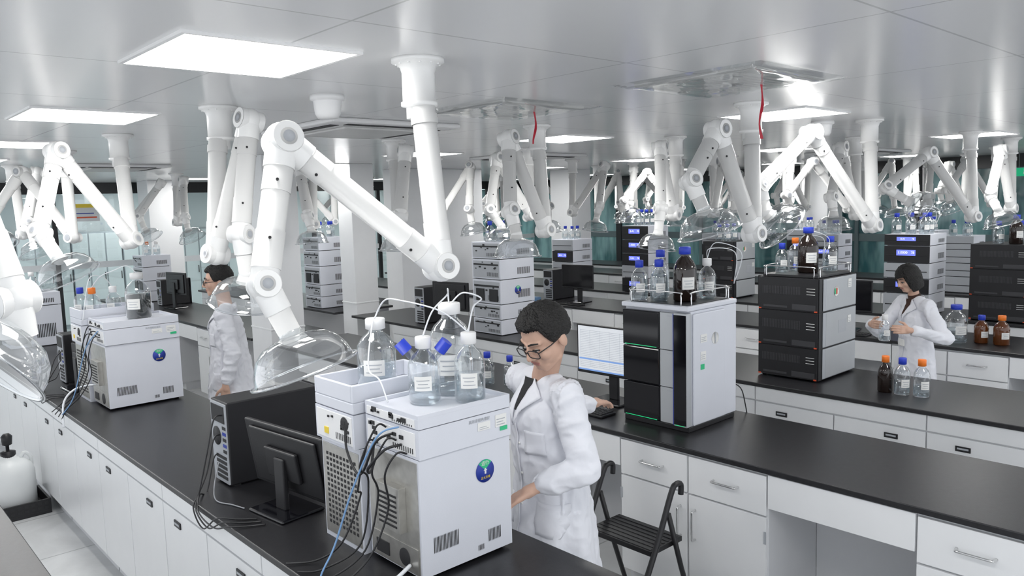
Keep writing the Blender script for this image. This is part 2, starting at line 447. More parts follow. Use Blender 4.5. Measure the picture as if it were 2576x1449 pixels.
for ri in (1, 3, 5, 7):
    x0, x1, segs = ROWS[ri]
    y = 2.82-1.12*2
    while y < 12:
        if clear_of(segs, y, y+1.12):
            if fr: rc.location = (x0+.02, y, 0); fr = False
            else: copy_tree(rc, loc=(x0+.02, y, 0))
        y += 1.12
t0 = copy_tree(rc, loc=(-.22, 1.7, 0))

# ------------------------------------------------------------------ extraction arms
def axis_perp(a, b):
    n = V(a).cross(V(b))
    if n.length < .05: n = V(a).cross(V((.67, .74, 0)))
    return n.normalized()
GRP = 'white jointed extraction arms'
def hood_parts(P4, H, R, t):
    P4, H = V(P4), V(H); d = (H-P4).normalized()
    m, _ = frame(H-d*.115, H)
    s = R/.165
    prof = [(.036, -.02), (.038, 0), (.062*s, .003), (.1*s, .014), (.132*s, .040), (.152*s, .078), (.160*s, .112), (.170*s, .115)]
    h = obj('hood', Geo().lathe(prof, 48, m), 'hood', t, label='clear plastic dome hood')
    obj('hood_rim', Geo().lathe([(.166*s, .112), (.174*s, .113), (.175*s, .117), (.172*s, .120), (.166*s, .119), (.166*s, .112)], 48, m), 'rim', h)
def arm(Fp, P1, P2, P3, P4, H, r=.041, R=.165, label=None):
    Fp, P1, P2, P3, P4, H = map(V, (Fp, P1, P2, P3, P4, H))
    P2.z = min(P2.z, 2.61)
    t = thing('extraction_arm', label or 'white jointed extraction arm with clear dome hood', 'extraction arm', (Fp.x, Fp.y, CEIL), group=GRP)
    O = V((Fp.x, Fp.y, CEIL)); P1, P2, P3, P4, H = [p-O for p in (P1, P2, P3, P4, H)]
    Z = V((0, 0, 0))
    s = r/.041
    g = Geo().lathe([(0, 0), (.09*s, 0), (.09*s, -.014), (.078*s, -.018), (.062*s, -.03), (.056*s, -.05), (.056*s, -.15), (.062*s, -.152), (.062*s, -.166), (.045*s, -.17), (.045*s, -.21), (0, -.21)], 40)
    for k in range(12):
        a = k*math.pi/6; g.box((.072*s*math.cos(a)-.004, .072*s*math.sin(a)-.004, -.024), (.072*s*math.cos(a)+.004, .072*s*math.sin(a)+.004, -.012))
    obj('ceiling_flange', g, 'arm', t)
    d1 = (P2-P1).normalized(); d2 = (P3-P2).normalized(); d3 = (P4-P3).normalized(); dc = (P1-Z).normalized()
    g = Geo().cyl(dc*.17, P1-dc*.02, r, r, 28)
    g.cyl(dc*.2, dc*.235, r*1.12); g.cyl(P1-dc*.16, P1-dc*.03, r*1.06)
    obj('support_tube', g, 'arm', t)
    n1 = axis_perp(dc, d1); n2 = axis_perp(d1, d2); n3 = axis_perp(d2, d3)
    for P, n, da, db, q in ((P1, n1, -dc, d1, 1.), (P2, n2, -d1, d2, 1.06), (P3, n3, -d2, d3, .92)):
        g = Geo().ball(P, r*1.26*q); g.cyl(P-n*r*1.28*q, P+n*r*1.28*q, r*1.10*q, None, 28)
        g.cyl(P, P+da*r*2.2, r*1.13*q, r*1.07*q); g.cyl(P, P+db*r*2.2, r*1.13*q, r*1.07*q)
        j = obj('joint', g, 'arm', t, .006)
        for sg in (1, -1):
            g = Geo().cyl(P+n*sg*r*1.28*q, P+n*sg*r*1.33*q, r*.60*q, None, 24, 0).cyl(P+n*sg*r*1.33*q, P+n*sg*r*1.37*q, r*.42*q, None, 24, 1)
            obj('pivot_cap', g, ['acgrey', 'instd'], j)
    for a, b, rr in ((P1, P2, r), (P2, P3, r)):
        d = (b-a).normalized(); g = Geo().cyl(a+d*r, b-d*r, rr, rr, 28)
        g.cyl(a+d*r*1.2, a+d*r*4, rr*1.06); g.cyl(b-d*r*4, b-d*r*1.2, rr*1.06)
        sd = axis_perp(d, V((.67, .74, -.1)))
        for e in (a+d*r*3.3, b-d*r*3.3):
            toc = -(V((.67, .74, 0))-d*d.dot(V((.67, .74, 0)))).normalized(); n = (toc+sd*.3).normalized()
            g.cyl(e, e+n*rr*1.14, .005, None, 10, 1)
        obj('arm_tube', g, ['arm', 'blk'], t)
    g = Geo().cyl(P3, P4, r*.9, r*.82)
    hd = (H-P4).normalized()
    g.ball(P4, r*.86); g.cyl(P4, H-hd*.1, r*.82, r*1.1)
    obj('hood_neck', g, 'arm', t)
    hood_parts(P4, H, R, t)
    return t
AR = [
 ((1.69, 2.33), (1.69, 2.24, 1.96), (1.17, 2.36, 2.40), (1.05, 2.30, 1.95), (1.11, 2.26, 1.79), (1.137, 2.235, 1.675)),
 ((1.61, 3.92), (1.51, 3.83, 1.97), (1.65, 3.66, 2.61), (1.55, 3.61, 2.07), (1.57, 3.62, 1.88), (1.57, 3.66, 1.74)),
 ((1.61, 5.58), (1.57, 5.34, 2.01), (1.17, 5.25, 2.56), (1.03, 5.16, 2.09), (1.07, 4.97, 1.94), (1.105, 4.93, 1.84)),
 ((.15, 3.0), (.14, 2.97, 2.01), (.33, 2.68, 2.42), (.425, 2.55, 1.95), (.432, 2.55, 1.86), (.35, 2.53, 1.785)),
 ((1.66, 9.3), (1.70, 9.30, 2.0), (1.75, 8.67, 2.6), (1.62, 8.57, 2.13), (1.64, 8.53, 1.97), (1.67, 8.48, 1.84)),
 ((3.8, 10.8), (3.74, 10.71, 2.05), (3.78, 10.49, 2.6), (3.68, 10.24, 2.12), (3.69, 10.21, 1.97), (3.72, 10.15, 1.85)),
 ((3.6, 12.4), (3.61, 12.32, 2.05), (3.84, 11.52, 2.6), (3.57, 11.70, 2.14), (3.61, 11.63, 1.97), (3.66, 11.56, 1.84)),
 ((4.0, 2.38), (3.97, 2.34, 1.97), (3.70, 2.40, 2.54), (3.48, 2.42, 2.27), (3.52, 2.37, 2.12), (3.55, 2.35, 2.0)),
 ((5.72, 2.46), (5.59, 2.37, 1.95), (4.94, 2.50, 2.58), (4.38, 2.55, 2.24), (4.40, 2.51, 2.08), (4.48, 2.45, 1.98)),
 ((7.83, 2.47), (7.78, 2.41, 1.94), (7.33, 2.64, 2.51), (6.82, 2.79, 2.22), (6.92, 2.67, 2.12), (7.02, 2.57, 2.04)),
 ((9.26, 2.54), (9.19, 2.50, 1.98), (8.93, 2.54, 2.57), (8.25, 2.42, 2.12), (8.08, 2.30, 1.99), (8.10, 2.27, 1.86)),
 ((3.77, 3.86), (3.74, 3.77, 1.99), (3.48, 3.83, 2.6), (3.38, 3.72, 2.13), (3.39, 3.68, 1.98), (3.38, 3.67, 1.84)),
 ((5.55, 4.01), (5.47, 3.98, 2.04), (5.28, 3.97, 2.6), (5.07, 3.81, 2.10), (5.04, 3.81, 1.93), (5.01, 3.81, 1.79)),
 ((7.25, 6.8), (7.19, 6.76, 2.04), (7.31, 6.33, 2.6), (7.07, 6.21, 2.11), (7.03, 6.22, 1.97), (7.0, 6.22, 1.83)),
 ((3.75, 6.95), (3.70, 6.93, 2.03), (3.59, 6.93, 2.56), (3.53, 6.70, 2.11), (3.54, 6.67, 2.0), (3.54, 6.66, 1.86)),
 ((3.53, 5.23), (3.46, 5.12, 2.05), (3.50, 5.03, 2.6), (3.37, 4.94, 2.10), (3.35, 4.94, 1.98), (3.34, 4.93, 1.85)),
 ((7.38, 3.3), (7.32, 3.25, 1.98), (7.16, 3.34, 2.6), (6.86, 3.28, 2.15), (6.87, 3.26, 2.03), (6.85, 3.25, 1.87)),
 ((5.26, 5.5), (5.21, 5.45, 2.06), (4.89, 5.55, 2.6), (4.72, 5.48, 2.12), (4.79, 5.40, 1.97), (4.78, 5.39, 1.84)),
]
for k, a in enumerate(AR):
    arm((a[0][0], a[0][1], CEIL), *a[1:], r=.043 if k != 3 else .048, R=.165 if k < 9 else .15)
poses = [((0, 0, 2.03), (.34, -.2, 2.60), (.2, -.32, 2.12), (.22, -.33, 1.99), (.24, -.34, 1.86)),
         ((0, .02, 2.0), (-.42, .2, 2.55), (-.75, .3, 2.18), (-.72, .28, 2.06), (-.68, .25, 1.95)),
         ((.02, 0, 2.02), (-.1, -.12, 2.6), (-.2, -.15, 2.12), (-.19, -.17, 1.99), (-.19, -.17, 1.86))]
protos = []
def far_arm(p, X, Y):
    t = thing('extraction_arm', 'white jointed extraction arm with clear dome hood', 'extraction arm', (X, Y, CEIL), group=GRP)
    P1, P2, P3, P4, H = [V(q)-V((0, 0, CEIL)) for q in p]; r = .042
    g = Geo().lathe([(0, 0), (.09, 0), (.09, -.014), (.06, -.03), (.056, -.15), (.062, -.166), (.043, -.17), (.043, -.21)], 24)
    obj('ceiling_flange', g, 'arm', t)
    obj('support_tube', Geo().cyl((0, 0, -.15), P1, r, r, 20), 'arm', t)
    g = Geo()
    for u, v in ((P1, P2), (P2, P3)):
        d = (v-u).normalized(); g.cyl(u, v, r*.95, None, 20); g.cyl(u+d*.05, u+d*.16, r*1.1, None, 20); g.cyl(v-d*.16, v-d*.05, r*1.1, None, 20)
    n = axis_perp(P2-P1, P3-P2)
    for P in (P1, P2, P3): g.ball(P, r*1.2); g.cyl(P-n*.06, P+n*.06, r, None, 20, 0); g.cyl(P-n*.064, P+n*.064, r*.6, None, 16, 1)
    g.cyl(P3, P4, r*.9); g.cyl(P4, H+(P4-H).normalized()*.1, r*.8, r*1.1)
    obj('arm_tube', g, ['arm', 'instd'], t)
    hood_parts(P4, H, .15, t)
    return t
gridp = [(5.3, 7.05), (5.3, 9.3), (5.3, 10.6), (5.3, 12.1), (1.65, 7.15), (1.65, 11.0), (3.85, 8.75), (7.5, 4.9), (7.5, 8.4), (7.5, 10.4), (7.5, 11.9), (7.9, 5.7), (5.9, 6.2)]
gridp += [(8.95, y) for y in (4.05, 4.85, 5.6, 6.4, 7.2, 7.9, 9.4, 10.2, 11.8)]
for X in (11.1, 12.6): gridp += [(X, 3.2+.82*i) for i in range(11)]
gridp += [(11.1, 2.35), (12.6, 2.35), (11.1, .9), (12.6, .9), (9.0, 1.0), (11.1, 1.6), (12.6, 1.6)]
for k, (X, Y) in enumerate(gridp):
    j = (k*7) % 3
    if len(protos) < 3: protos.append(far_arm(poses[len(protos)], X, Y)); continue
    copy_tree(protos[j], loc=(X, Y, CEIL), rz=random.choice((0, .3, -.15, .15)) if k > 12 else random.choice((0, .5, -.6, 1.2)))

# ------------------------------------------------------------------ bottles
def bottle(loc, r=.05, h=.23, cap='blue', glass='glass', fill=.35, label=None, lab=True, liq='liquid', name='reagent_bottle', lrot=-2.3, ports=0, group=None):
    d = {'glass': 'clear glass', 'amber': 'dark brown glass', 'amber2': 'amber glass'}[glass]
    t = thing(name, label or '%s laboratory bottle with %s screw cap' % (d, {'blue': 'blue', 'orange': 'orange', 'white': 'white'}[cap]), 'bottle', loc, group=group)
    nr = max(.016, r*.36)
    hb = h-.03
    prof = [(0, .002), (r*.9, .0), (r, .008), (r, hb*.62), (r*.95, hb*.70), (r*.72, hb*.82), (nr*1.1, hb*.90), (nr, hb*.93), (nr, hb)]
    obj('glass_body', Geo().lathe(prof, 32), glass, t)
    obj('cap', Geo().lathe([(nr*1.2, hb-.012), (nr*1.4, hb-.010), (nr*1.4, h-.003), (nr*1.3, h), (0, h)], 24), cap, t, label='%s screw cap' % cap)
    if glass == 'glass' and fill > 0:
        obj('liquid', Geo().lathe([(0, .006), (r*.9, .006), (r*.95, .012), (r*.95, hb*fill), (0, hb*fill)], 28), liq, t)
    if lab:
        n = 8; g = Geo()
        def strip(w, rr, z0, z1, mi):
            vs = []
            for i in range(n+1):
                a = lrot-w/2+w*i/n; vs += [(rr*math.cos(a), rr*math.sin(a), z0), (rr*math.cos(a), rr*math.sin(a), z1)]
            g.add(vs, [(2*i, 2*i+2, 2*i+3, 2*i+1) for i in range(n)], mi, True)
        strip(1.1, r+.0008, hb*.25, hb*.50, 0)
        for q in range(3): strip(.8-.2*(q % 2), r+.0016, hb*(.30+.06*q), hb*(.315+.06*q), 1)
        obj('paper_label', g, ['paper', 'instd'], t)
    if ports:
        for s in (1, -1):
            a = V((s*.62*math.sin(.8), -s*.62*math.cos(.8), .75)).normalized(); b = V((0, 0, hb*.72))+V((a.x, a.y, 0)).normalized()*r*.5
            n_ = obj('side_neck', Geo().cyl(b, b+a*.06, .015, None, 20), 'glass', t)
            obj('cap', Geo().cyl(b+a*.045, b+a*.09, .023, None, 20), 'blue', n_, label='blue side cap')
    return t

# ------------------------------------------------------------------ instruments
def slots(g, x0, x1, z0, z1, y, n, mi=1):
    w = (x1-x0)/n
    for i in range(n): g.add([(x0+i*w, y, z0), (x0+(i+.55)*w, y, z0+.004), (x0+(i+.55)*w, y, z1+.004), (x0+i*w, y, z1)], [(0, 1, 2, 3)], mi)
def round_sticker(t, x, y, z, r=.042):
    s = obj('round_sticker', Geo().lathe([(0, 0), (r, 0), (r, .0015), (0, .0015)], 40, Matrix.Translation((x, y, z)) @ RX), 'stickblue', t, label='round blue status sticker with green wedge')
    g = Geo(); n = 10; vs = [(x, y-.002, z+.004)]
    for i in range(n+1):
        a = math.pi*.25+math.pi*.5*i/n; vs.append((x+r*math.cos(a), y-.002, z+r*math.sin(a)))
    g.add(vs, [(0, i+1, i+2) for i in range(n)]); obj('green_wedge', g, 'green', s)
    text('运行', r*.42, 'white', s, face_my(x, y-.003, z+r*.68))
    text('正大天晴', r*.26, 'yellow', s, face_my(x, y-.003, z-r*.58))
    g = Geo().add([(x, y-.003, z+r*.28), (x-r*.2, y-.003, z+r*.05), (x+r*.2, y-.003, z+r*.05)], [(0, 1, 2)]).box((x-r*.09, y-.003, z-r*.25), (x+r*.09, y-.0025, z+r*.08))
    obj('arrow_emblem', g, 'white', s)
def paper(t, x, y, z, w, h, lines=3, green=False):
    g = Geo().box((x, y-.001, z), (x+w, y, z+h), 0)
    for i in range(lines): g.box((x+w*.1, y-.0016, z+h*(.15+.22*i)), (x+w*(.85-.15*(i % 2)), y-.001, z+h*(.22+.22*i)), 1)
    if green: g.box((x+w*.4, y-.002, z-h*.35), (x+w*1.05, y-.001, z-h*.02), 2)
    obj('paper_label', g, ['paper', 'instd', 'green'], t)
def feet(t, X, Y, h=.014, r=.014):
    for a in (.035, X-.035):
        for c in (.035, Y-.035): obj('foot', Geo().cyl((a, c, 0), (a, c, h), r, None, 12), 'blk', t)
def rear_panel(g, x, y0, y1, z0, z1, kind, mi_m, mi_d, mi_o=None):
    w = y1-y0; h = z1-z0
    if kind == 'fan':
        g.box((x-.03, y0+w*.25, z0+h*.35), (x, y0+w*.7, z0+h*.75), mi_m)
        for i in range(7): g.box((x-.0315, y0+w*.3, z0+h*(.39+.045*i)), (x-.03, y0+w*.65, z0+h*(.41+.045*i)), mi_d)
        g.box((x-.003, y0+w*.05, z0+h*.02), (x, y0+w*.95, z0+h*.24), mi_m)
        m = Matrix.Translation((x-.003, y0+w*.3, z0+h*.12)) @ Matrix.Rotation(-math.pi/2, 4, 'Y')
        g.lathe([(0, .002), (w*.1, .002), (w*.1, 0)], 20, m, mi_d)
        g.box((x-.006, y0+w*.6, z0+h*.05), (x, y0+w*.85, z0+h*.17), mi_d)
    if kind == 'ports':
        g.box((x-.002, y0+w*.04, z0+h*.08), (x, y0+w*.96, z0+h*.92), mi_m)
        rnd = random.Random(int(x*100+z0*1000))
        for i in range(7):
            yy = y0+w*(.1+.8*rnd.random()); zz = z0+h*(.45+.4*rnd.random()); s = .006+.008*rnd.random()
            g.box((x-.006, yy-s, zz-s*.6), (x-.002, yy+s, zz+s*.6), mi_d)
        for i in range(10): g.box((x-.003, y0+w*(.08+.04*i), z0+h*.15), (x-.002, y0+w*(.095+.04*i), z0+h*.35), mi_d)

def chromatograph(loc, wx=.41, wy=.32, label='white stacked liquid chromatograph with bottles on top'):
    t = thing('liquid_chromatograph', label, 'laboratory instrument', loc)
    g = Geo().box((0, 0, .015), (wx, wy, .43))
    slots(g, .05, .05+wx*.27, .09, .145, -.0006, 18); slots(g, wx*.72, wx*.87, .055, .10, -.0006, 9); slots(g, wx*.60, wx*.67, .035, .055, -.0006, 5)
    g.box((-.003, .01, .02), (0, wy-.01, .42), 2)
    rear_panel(g, -.003, 0, wy, .02, .42, 'fan', 2, 1)
    b = obj('oven_module', g, ['inst', 'dark', 'metal'], t, .006)
    feet(t, wx, wy, .016)
    round_sticker(b, wx*.70, -.001, .325)
    g = Geo().box((0, -.008, .433), (wx, wy, .535)); rear_panel(g, 0, 0, wy, .435, .53, 'ports', 2, 1)
    b = obj('pump_module', g, ['inst', 'dark', 'white'], t, .006)
    paper(b, wx*.82, -.009, .475, wx*.13, .045, 3, True); paper(b, wx*.62, -.009, .478, wx*.14, .03, 2)
    text('高效液相色谱仪', .014, 'instd', b, face_my(wx*.64, -.0095, .517))
    g = Geo().box((0, -.008, .538), (wx, wy, .572)).box((0, -.008, .572), (wx, .004, .586)).box((0, wy-.012, .572), (wx, wy, .586)).box((0, .004, .572), (.012, wy-.012, .586)).box((wx-.012, .004, .572), (wx, wy-.012, .586))
    rear_panel(g, 0, 0, wy, .538, .572, 'ports', 2, 1)
    obj('bottle_tray', g, ['inst', 'dark', 'white'], t, .005)
    y0 = wy+.02; y1 = y0+.28
    g = Geo().box((-.02, y0, .0), (wx-.03, y1, .40), 0).box((-.023, y0+.01, .02), (-.02, y1-.01, .38), 1)
    for i in range(14):
        for j in range(9): g.box((-.0245, y0+.03+j*.025, .06+i*.021), (-.023, y0+.044+j*.025, .072+i*.021), 2)
    obj('detector_module', g, ['inst', 'metal', 'dark'], t, .004)
    g = Geo().box((-.04, y0, .403), (wx-.03, y1, .53), 0); rear_panel(g, -.04, y0, y1, .403, .53, 'ports', 2, 1)
    m = Matrix.Translation((-.043, y0+.06, .49)) @ Matrix.Rotation(-math.pi/2, 4, 'Y'); g.lathe([(0, .002), (.026, .002), (.026, 0)], 24, m, 1)
    g.box((-.045, y1-.1, .43), (-.042, y1-.07, .455), 3)
    obj('autosampler_module', g, ['inst', 'dark', 'white', 'yellow'], t, .004)
    g = Geo().box((-.04, y0, .533), (wx-.03, y1, .575))
    for lo, hi in (((-.04, y0), (wx-.03, y0+.012)), ((-.04, y1-.012), (wx-.03, y1)), ((-.04, y0+.012), (-.028, y1-.012)), ((wx-.042, y0+.012), (wx-.03, y1-.012))): g.box((*lo, .575), (*hi, .64))
    obj('solvent_tray', g, 'inst', t, .004)
    return t
chromatograph((1.46, 2.10, TOP), .41, .32)
bottle((1.62, 2.27, TOP+.574), .058, .24, 'white', lab=True, fill=.35, ports=1, label='clear three-neck glass bottle with blue side caps')
bottle((1.745, 2.165, TOP+.574), .056, .25, 'white', fill=.45, label='clear glass bottle with white screw cap on instrument')
bottle((1.785, 2.325, TOP+.574), .084, .34, 'white', fill=.12, label='large clear glass bottle with white cap')
bottle((1.62, 2.582, TOP+.577), .076, .275, 'white', fill=.4, label='wide clear glass bottle in the solvent tray')
chromatograph((1.40, 5.48, TOP), .47, .36, 'white stacked liquid chromatograph with blue status sticker')
bottle((1.66, 5.60, TOP+.574), .082, .31, 'white', fill=.6, liq='darkliquid', label='large clear bottle of dark liquid on instrument')
bottle((1.47, 5.97, TOP+.577), .05, .2, 'orange', fill=.3, label='clear glass bottle with orange cap on instrument')
bottle((1.60, 5.95, TOP+.577), .05, .2, 'white', fill=.4)
bottle((1.42, 6.07, TOP+.577), .045, .2, 'blue', fill=.4)

def tower(loc, rz=0., w=.45, d=.18, h=.4, label='black desktop computer tower on the worktop'):
    t = thing('computer_tower', label, 'computer', loc, rz, group='black desktop computer towers')
    g = Geo().box((.01, 0, .008), (w-.03, d, h)); obj('case', g, 'blk', t, .006)
    g = Geo().box((w-.03, .002, .004), (w, d-.002, h+.004)); obj('front_bezel', g, 'blkg', t, .012)
    g = Geo().box((.004, .008, .012), (.01, d-.008, h-.008), 0)
    g.box((.001, .02, h-.1), (.004, d-.02, h-.02), 1)
    m = Matrix.Translation((.004, d*.62, h-.17)) @ Matrix.Rotation(-math.pi/2, 4, 'Y'); g.lathe([(0, .003), (.045, .003), (.045, 0)], 28, m, 1)
    for i in range(5): g.box((.002, .012, h-.13-.028*i), (.004, .05, h-.115-.028*i), 1+(i % 2))
    for i in range(5): g.box((.0015, .02, .03+.024*i), (.004, d-.05, .045+.024*i), 1)
    obj('port_panel', g, ['instd', 'dark', 'stickblue'], t)
    for k in (0, 1):
        for c in (.01, d-.04): obj('foot', Geo().box((.03+k*.36, c, 0), (.06+k*.36, c+.03, .008)), 'dark', t)
    return t
tower((1.37, 3.50, TOP), 0, .50, .185, .40)
def monitor(loc, rz, w=.54, h=.32, on=False, label=None, zc=.33, tilt=0.):
    t = thing('monitor', label or 'black flat computer monitor on a stand', 'monitor', loc, rz, group='computer monitors')
    T = Matrix.Translation((0, 0, zc)) @ Matrix.Rotation(tilt, 4, 'X') @ Matrix.Translation((0, 0, -zc))
    g = Geo().box((-w/2, -.012, zc-h/2), (w/2, .008, zc+h/2)).box((-w*.42, .008, zc-h*.42), (w*.42, .022, zc+h*.42)).box((-w*.2, .022, zc-h*.25), (w*.2, .042, zc+h*.2))
    g.v = [tuple(T @ V(v)) for v in g.v]
    obj('monitor_case', g, 'blk', t, .006)
    g = Geo().box((-w/2+.012, -.0135, zc-h/2+.02), (w/2-.012, -.012, zc+h/2-.012), 0)
    if on:
        for i in range(22):
            g.box((-w/2+.03, -.0142, zc-h/2+.045+i*.0112), (w/2-.03-.03*(i % 3), -.0135, zc-h/2+.0468+i*.0112), 2)
        for i in range(6): g.box((-w/2+.03+i*.08, -.0143, zc-h/2+.045), (-w/2+.031+i*.08, -.0135, zc+h/2-.035), 2)
        g.box((-w/2+.02, -.0145, zc-h/2+.09), (w/2-.02, -.0138, zc-h/2+.10), 1); g.box((-w/2+.012, -.0145, zc-h/2+.02), (w/2-.012, -.0138, zc-h/2+.030), 1)
    g.v = [tuple(T @ V(v)) for v in g.v]
    obj('screen', g, ['screen', 'scrblue', 'scrgrey'] if on else ['blkg', 'blkg', 'blkg'], t)
    g = Geo().box((-.035, .03, .012), (.035, .055, zc+.02)); obj('stand', g, 'blk', t, .006)
    g = Geo().box((-.13, -.08, 0), (.13, .13, .014)); obj('stand_base', g, 'blkg', t, .01)
    return t
def keyboard(loc, rz, mat='blk', key='dark', label='black computer keyboard on the worktop'):
    t = thing('keyboard', label, 'keyboard', loc, rz, group='keyboards')
    obj('keyboard_case', Geo().box((-.21, -.065, 0), (.21, .065, .016)), mat, t, .005)
    g = Geo()
    for r in range(5):
        for c in range(17): g.box((-.2+c*.0236, -.056+r*.0235, .016), (-.182+c*.0236, -.038+r*.0235, .022))
    obj('keys', g, key, t)
    return t
monitor((1.46, 3.06, TOP), math.radians(97), .58, .30, zc=.215, tilt=math.radians(-9))
keyboard((1.66, 2.95, TOP), math.radians(84), 'white', 'inst', 'white computer keyboard on the worktop')
tower((1.40, 6.64, TOP), 0, .45, .185, .38)
monitor((1.47, 6.39, TOP), math.radians(92), .40, .26, zc=.22)

def green_lc(loc):
    t = thing('liquid_chromatograph', 'silver cabinet chromatograph with black doors and green lights', 'laboratory instrument', loc)
    X, Y, Z = .47, .45, .67
    obj('housing', Geo().box((.02, 0, .03), (X, Y, Z), 0), 'inst', t, .006)
    obj('plinth', Geo().box((.0, .0, 0), (X-.02, Y, .03)), 'blk', t, .004)
    yb = .185
    zs = [(.035, .235), (.24, .445), (.45, .655)]
    for i, (a, b) in enumerate(zs):
        d = obj('door', Geo().box((-.015, yb+.004, a), (.02, Y-.004, b), 0), 'blkg', t, .006, label='glossy black door')
        if i != 1:
            obj('status_light', Geo().box((-.0165, yb+.02, a+.004), (-.014, Y-.02, a+.0070)), 'led', d, label='green light strip')
        obj('front_panel', Geo().box((-.008, .095, a), (.02, yb, b), 0).box((-.0085, .105, b-.02), (-.008, .14, b-.014), 1), ['silver', 'instd'], t, .003)
    c = obj('column_door', Geo().box((-.02, .0, .03), (.03, .09, .66), 0), 'silver', t, .006)
    obj('door_inlay', Geo().box((-.0225, .004, .04), (-.0195, .083, .65), 0), 'blkg', c)
    obj('edge_strip', Geo().box((-.0212, .086, .035), (-.019, .090, .655)), 'stickblue', c)
    obj('status_light', Geo().box((-.024, .015, .036), (-.022, .075, .0385)), 'led', c)
    sp = obj('side_panel', Geo().box((.03, -.014, .035), (.33, 0, .655)), 'inst', t, .008)
    s = obj('round_sticker', Geo().lathe([(0, 0), (.034, 0), (.034, .0015)], 32, Matrix.Translation((.23, -.0145, .50)) @ RX), 'paper', sp)
    obj('emblem', Geo().box((.225, -.018, .47), (.235, -.0165, .53), 0), 'instd', s)
    paper(sp, .09, -.0145, .49, .06, .045); paper(sp, .09, -.0145, .39, .05, .05); obj('green_label', Geo().box((.09, -.016, .34), (.125, -.0145, .37)), 'green', sp)
    obj('tray', Geo().box((-.02, -.01, Z+.002), (X-.01, Y, Z+.028)), 'inst', t, .006)
    g = Geo(); zr = Z+.10
    cs = [(0, .01), (X-.03, .01), (X-.03, Y-.02), (0, Y-.02)]
    for i in range(4):
        a, b = cs[i], cs[(i+1) % 4]; a, b = V((*a, 0)), V((*b, 0)); d = (b-a).normalized()
        g.tube(smoothpts([a+d*.04+V((0, 0, Z+.028)), a+d*.04+V((0, 0, zr-.015)), a+d*.06+V((0, 0, zr)), b-d*.06+V((0, 0, zr)), b-d*.04+V((0, 0, zr-.015)), b-d*.04+V((0, 0, Z+.028))], 4), .004, 8)
    obj('guard_rail', g, 'chrome', t)
    obj('mat', Geo().box((.02, .02, Z+.028), (X-.05, Y-.04, Z+.032)), 'blk', t)
    return t
green_lc((3.50, 2.45, TOP))
zt = TOP+.70+.003
bottle((3.56, 2.83, zt), .048, .23, 'blue', fill=.7); bottle((3.60, 2.72, zt), .05, .235, 'blue', fill=.75)
bottle((3.68, 2.60, zt), .066, .305, 'blue', 'amber', lab=True, label='large dark brown bottle with blue cap and label', lrot=-2.2)
bottle((3.84, 2.56, zt), .05, .23, 'white', fill=.3); bottle((3.72, 2.80, zt), .052, .28, 'blue', fill=.3); bottle((3.84, 2.70, zt), .048, .24, 'white', fill=.3)

def black_lc(loc, X=.56, Y=.45, hs=(.22, .25, .23), rail=True, label='black modular chromatograph with grey side panels'):
    t = thing('liquid_chromatograph', label, 'laboratory instrument', loc)
    z = .012
    for i, h in enumerate(hs):
        g = Geo().box((.012, 0, z), (X, Y, z+h-.001), 0)
        g.box((0, .006, z+.003), (.012, Y-.006, z+h-.004), 0)
        for c in range(24):
            g.box((-.0015, .13+c*.012, z+h*.50), (.0, .137+c*.012, z+h*.74), 1)
        for q in range(5): g.box((-.0015, .13, z+h*(.52+.045*q)), (-.0005, .13+.288, z+h*(.53+.045*q)), 0)
        g.box((-.002, .02, z+.012), (0, Y*.42, z+.05), 1); g.box((-.002, Y*.5, z+.02), (0, Y*.9, z+.034), 1)
        m = obj('module', g, ['blk', 'darkm'], t, .003)
        for a in (.008, Y-.028):
            obj('corner_tab', Geo().box((-.003, a, z+.002), (.014, a+.020, z+.011)), 'redtab', m, label='orange red corner tab')
        g = Geo().box((.10, -.008, z+.010), (X-.02, 0, z+h-.012), 0)
        g.box((.06, -.006, z+.006), (X-.005, -.001, z+h-.006), 1)
        if i == 1: g.box((.28, -.0095, z+.08), (.40, -.008, z+.17), 1)
        obj('side_panel', g, ['silver', 'instd'], m, .003)
        g = Geo()
        for q in range(3): g.box((-.002, .025, z+h*.52+q*.02), (0, .085, z+h*.535+q*.02))
        obj('label_strip', g, 'paper', m)
        z += h
    s = obj('round_sticker', Geo().lathe([(0, 0), (.036, 0), (.036, .0015)], 32, Matrix.Translation((.24, -.0095, z-.10)) @ RX), 'paper', t)
    obj('emblem', Geo().box((.21, -.013, z-.12), (.225, -.011, z-.08), 0).box((.235, -.013, z-.12), (.25, -.011, z-.08), 1), ['green', 'redtab'], s)
    paper(t, .42, -.0095, z-.09, .05, .06); paper(t, .42, -.0095, z-.34, .05, .05)
    feet(t, X, Y, .013, .015)
    if rail:
        obj('tray', Geo().box((.03, .02, z), (X-.02, Y-.02, z+.018)), 'blk', t, .004)
        g = Geo(); cs = [(.03, .02), (X-.02, .02), (X-.02, Y-.02), (.03, Y-.02)]
        for i in range(4):
            a, b = V((*cs[i], 0)), V((*cs[(i+1) % 4], 0)); d = (b-a).normalized()
            g.tube(smoothpts([a+d*.03+V((0, 0, z)), a+d*.03+V((0, 0, z+.06)), a+d*.05+V((0, 0, z+.075)), b-d*.05+V((0, 0, z+.075)), b-d*.03+V((0, 0, z+.06)), b-d*.03+V((0, 0, z))], 4), .004, 8)
        obj('guard_rail', g, 'chrome', t)
    return t, z
t, z = black_lc((5.03, 2.48, TOP)); zb = TOP+z+.019
bottle((5.27, 2.68, zb), .07, .32, 'blue', 'amber', label='large dark brown bottle with blue cap on rack')
bottle((5.44, 2.60, zb), .052, .25, 'blue', fill=.6); bottle((5.37, 2.83, zb), .048, .24, 'orange', fill=.5); bottle((5.2, 2.84, zb), .045, .21, 'blue', fill=.5)

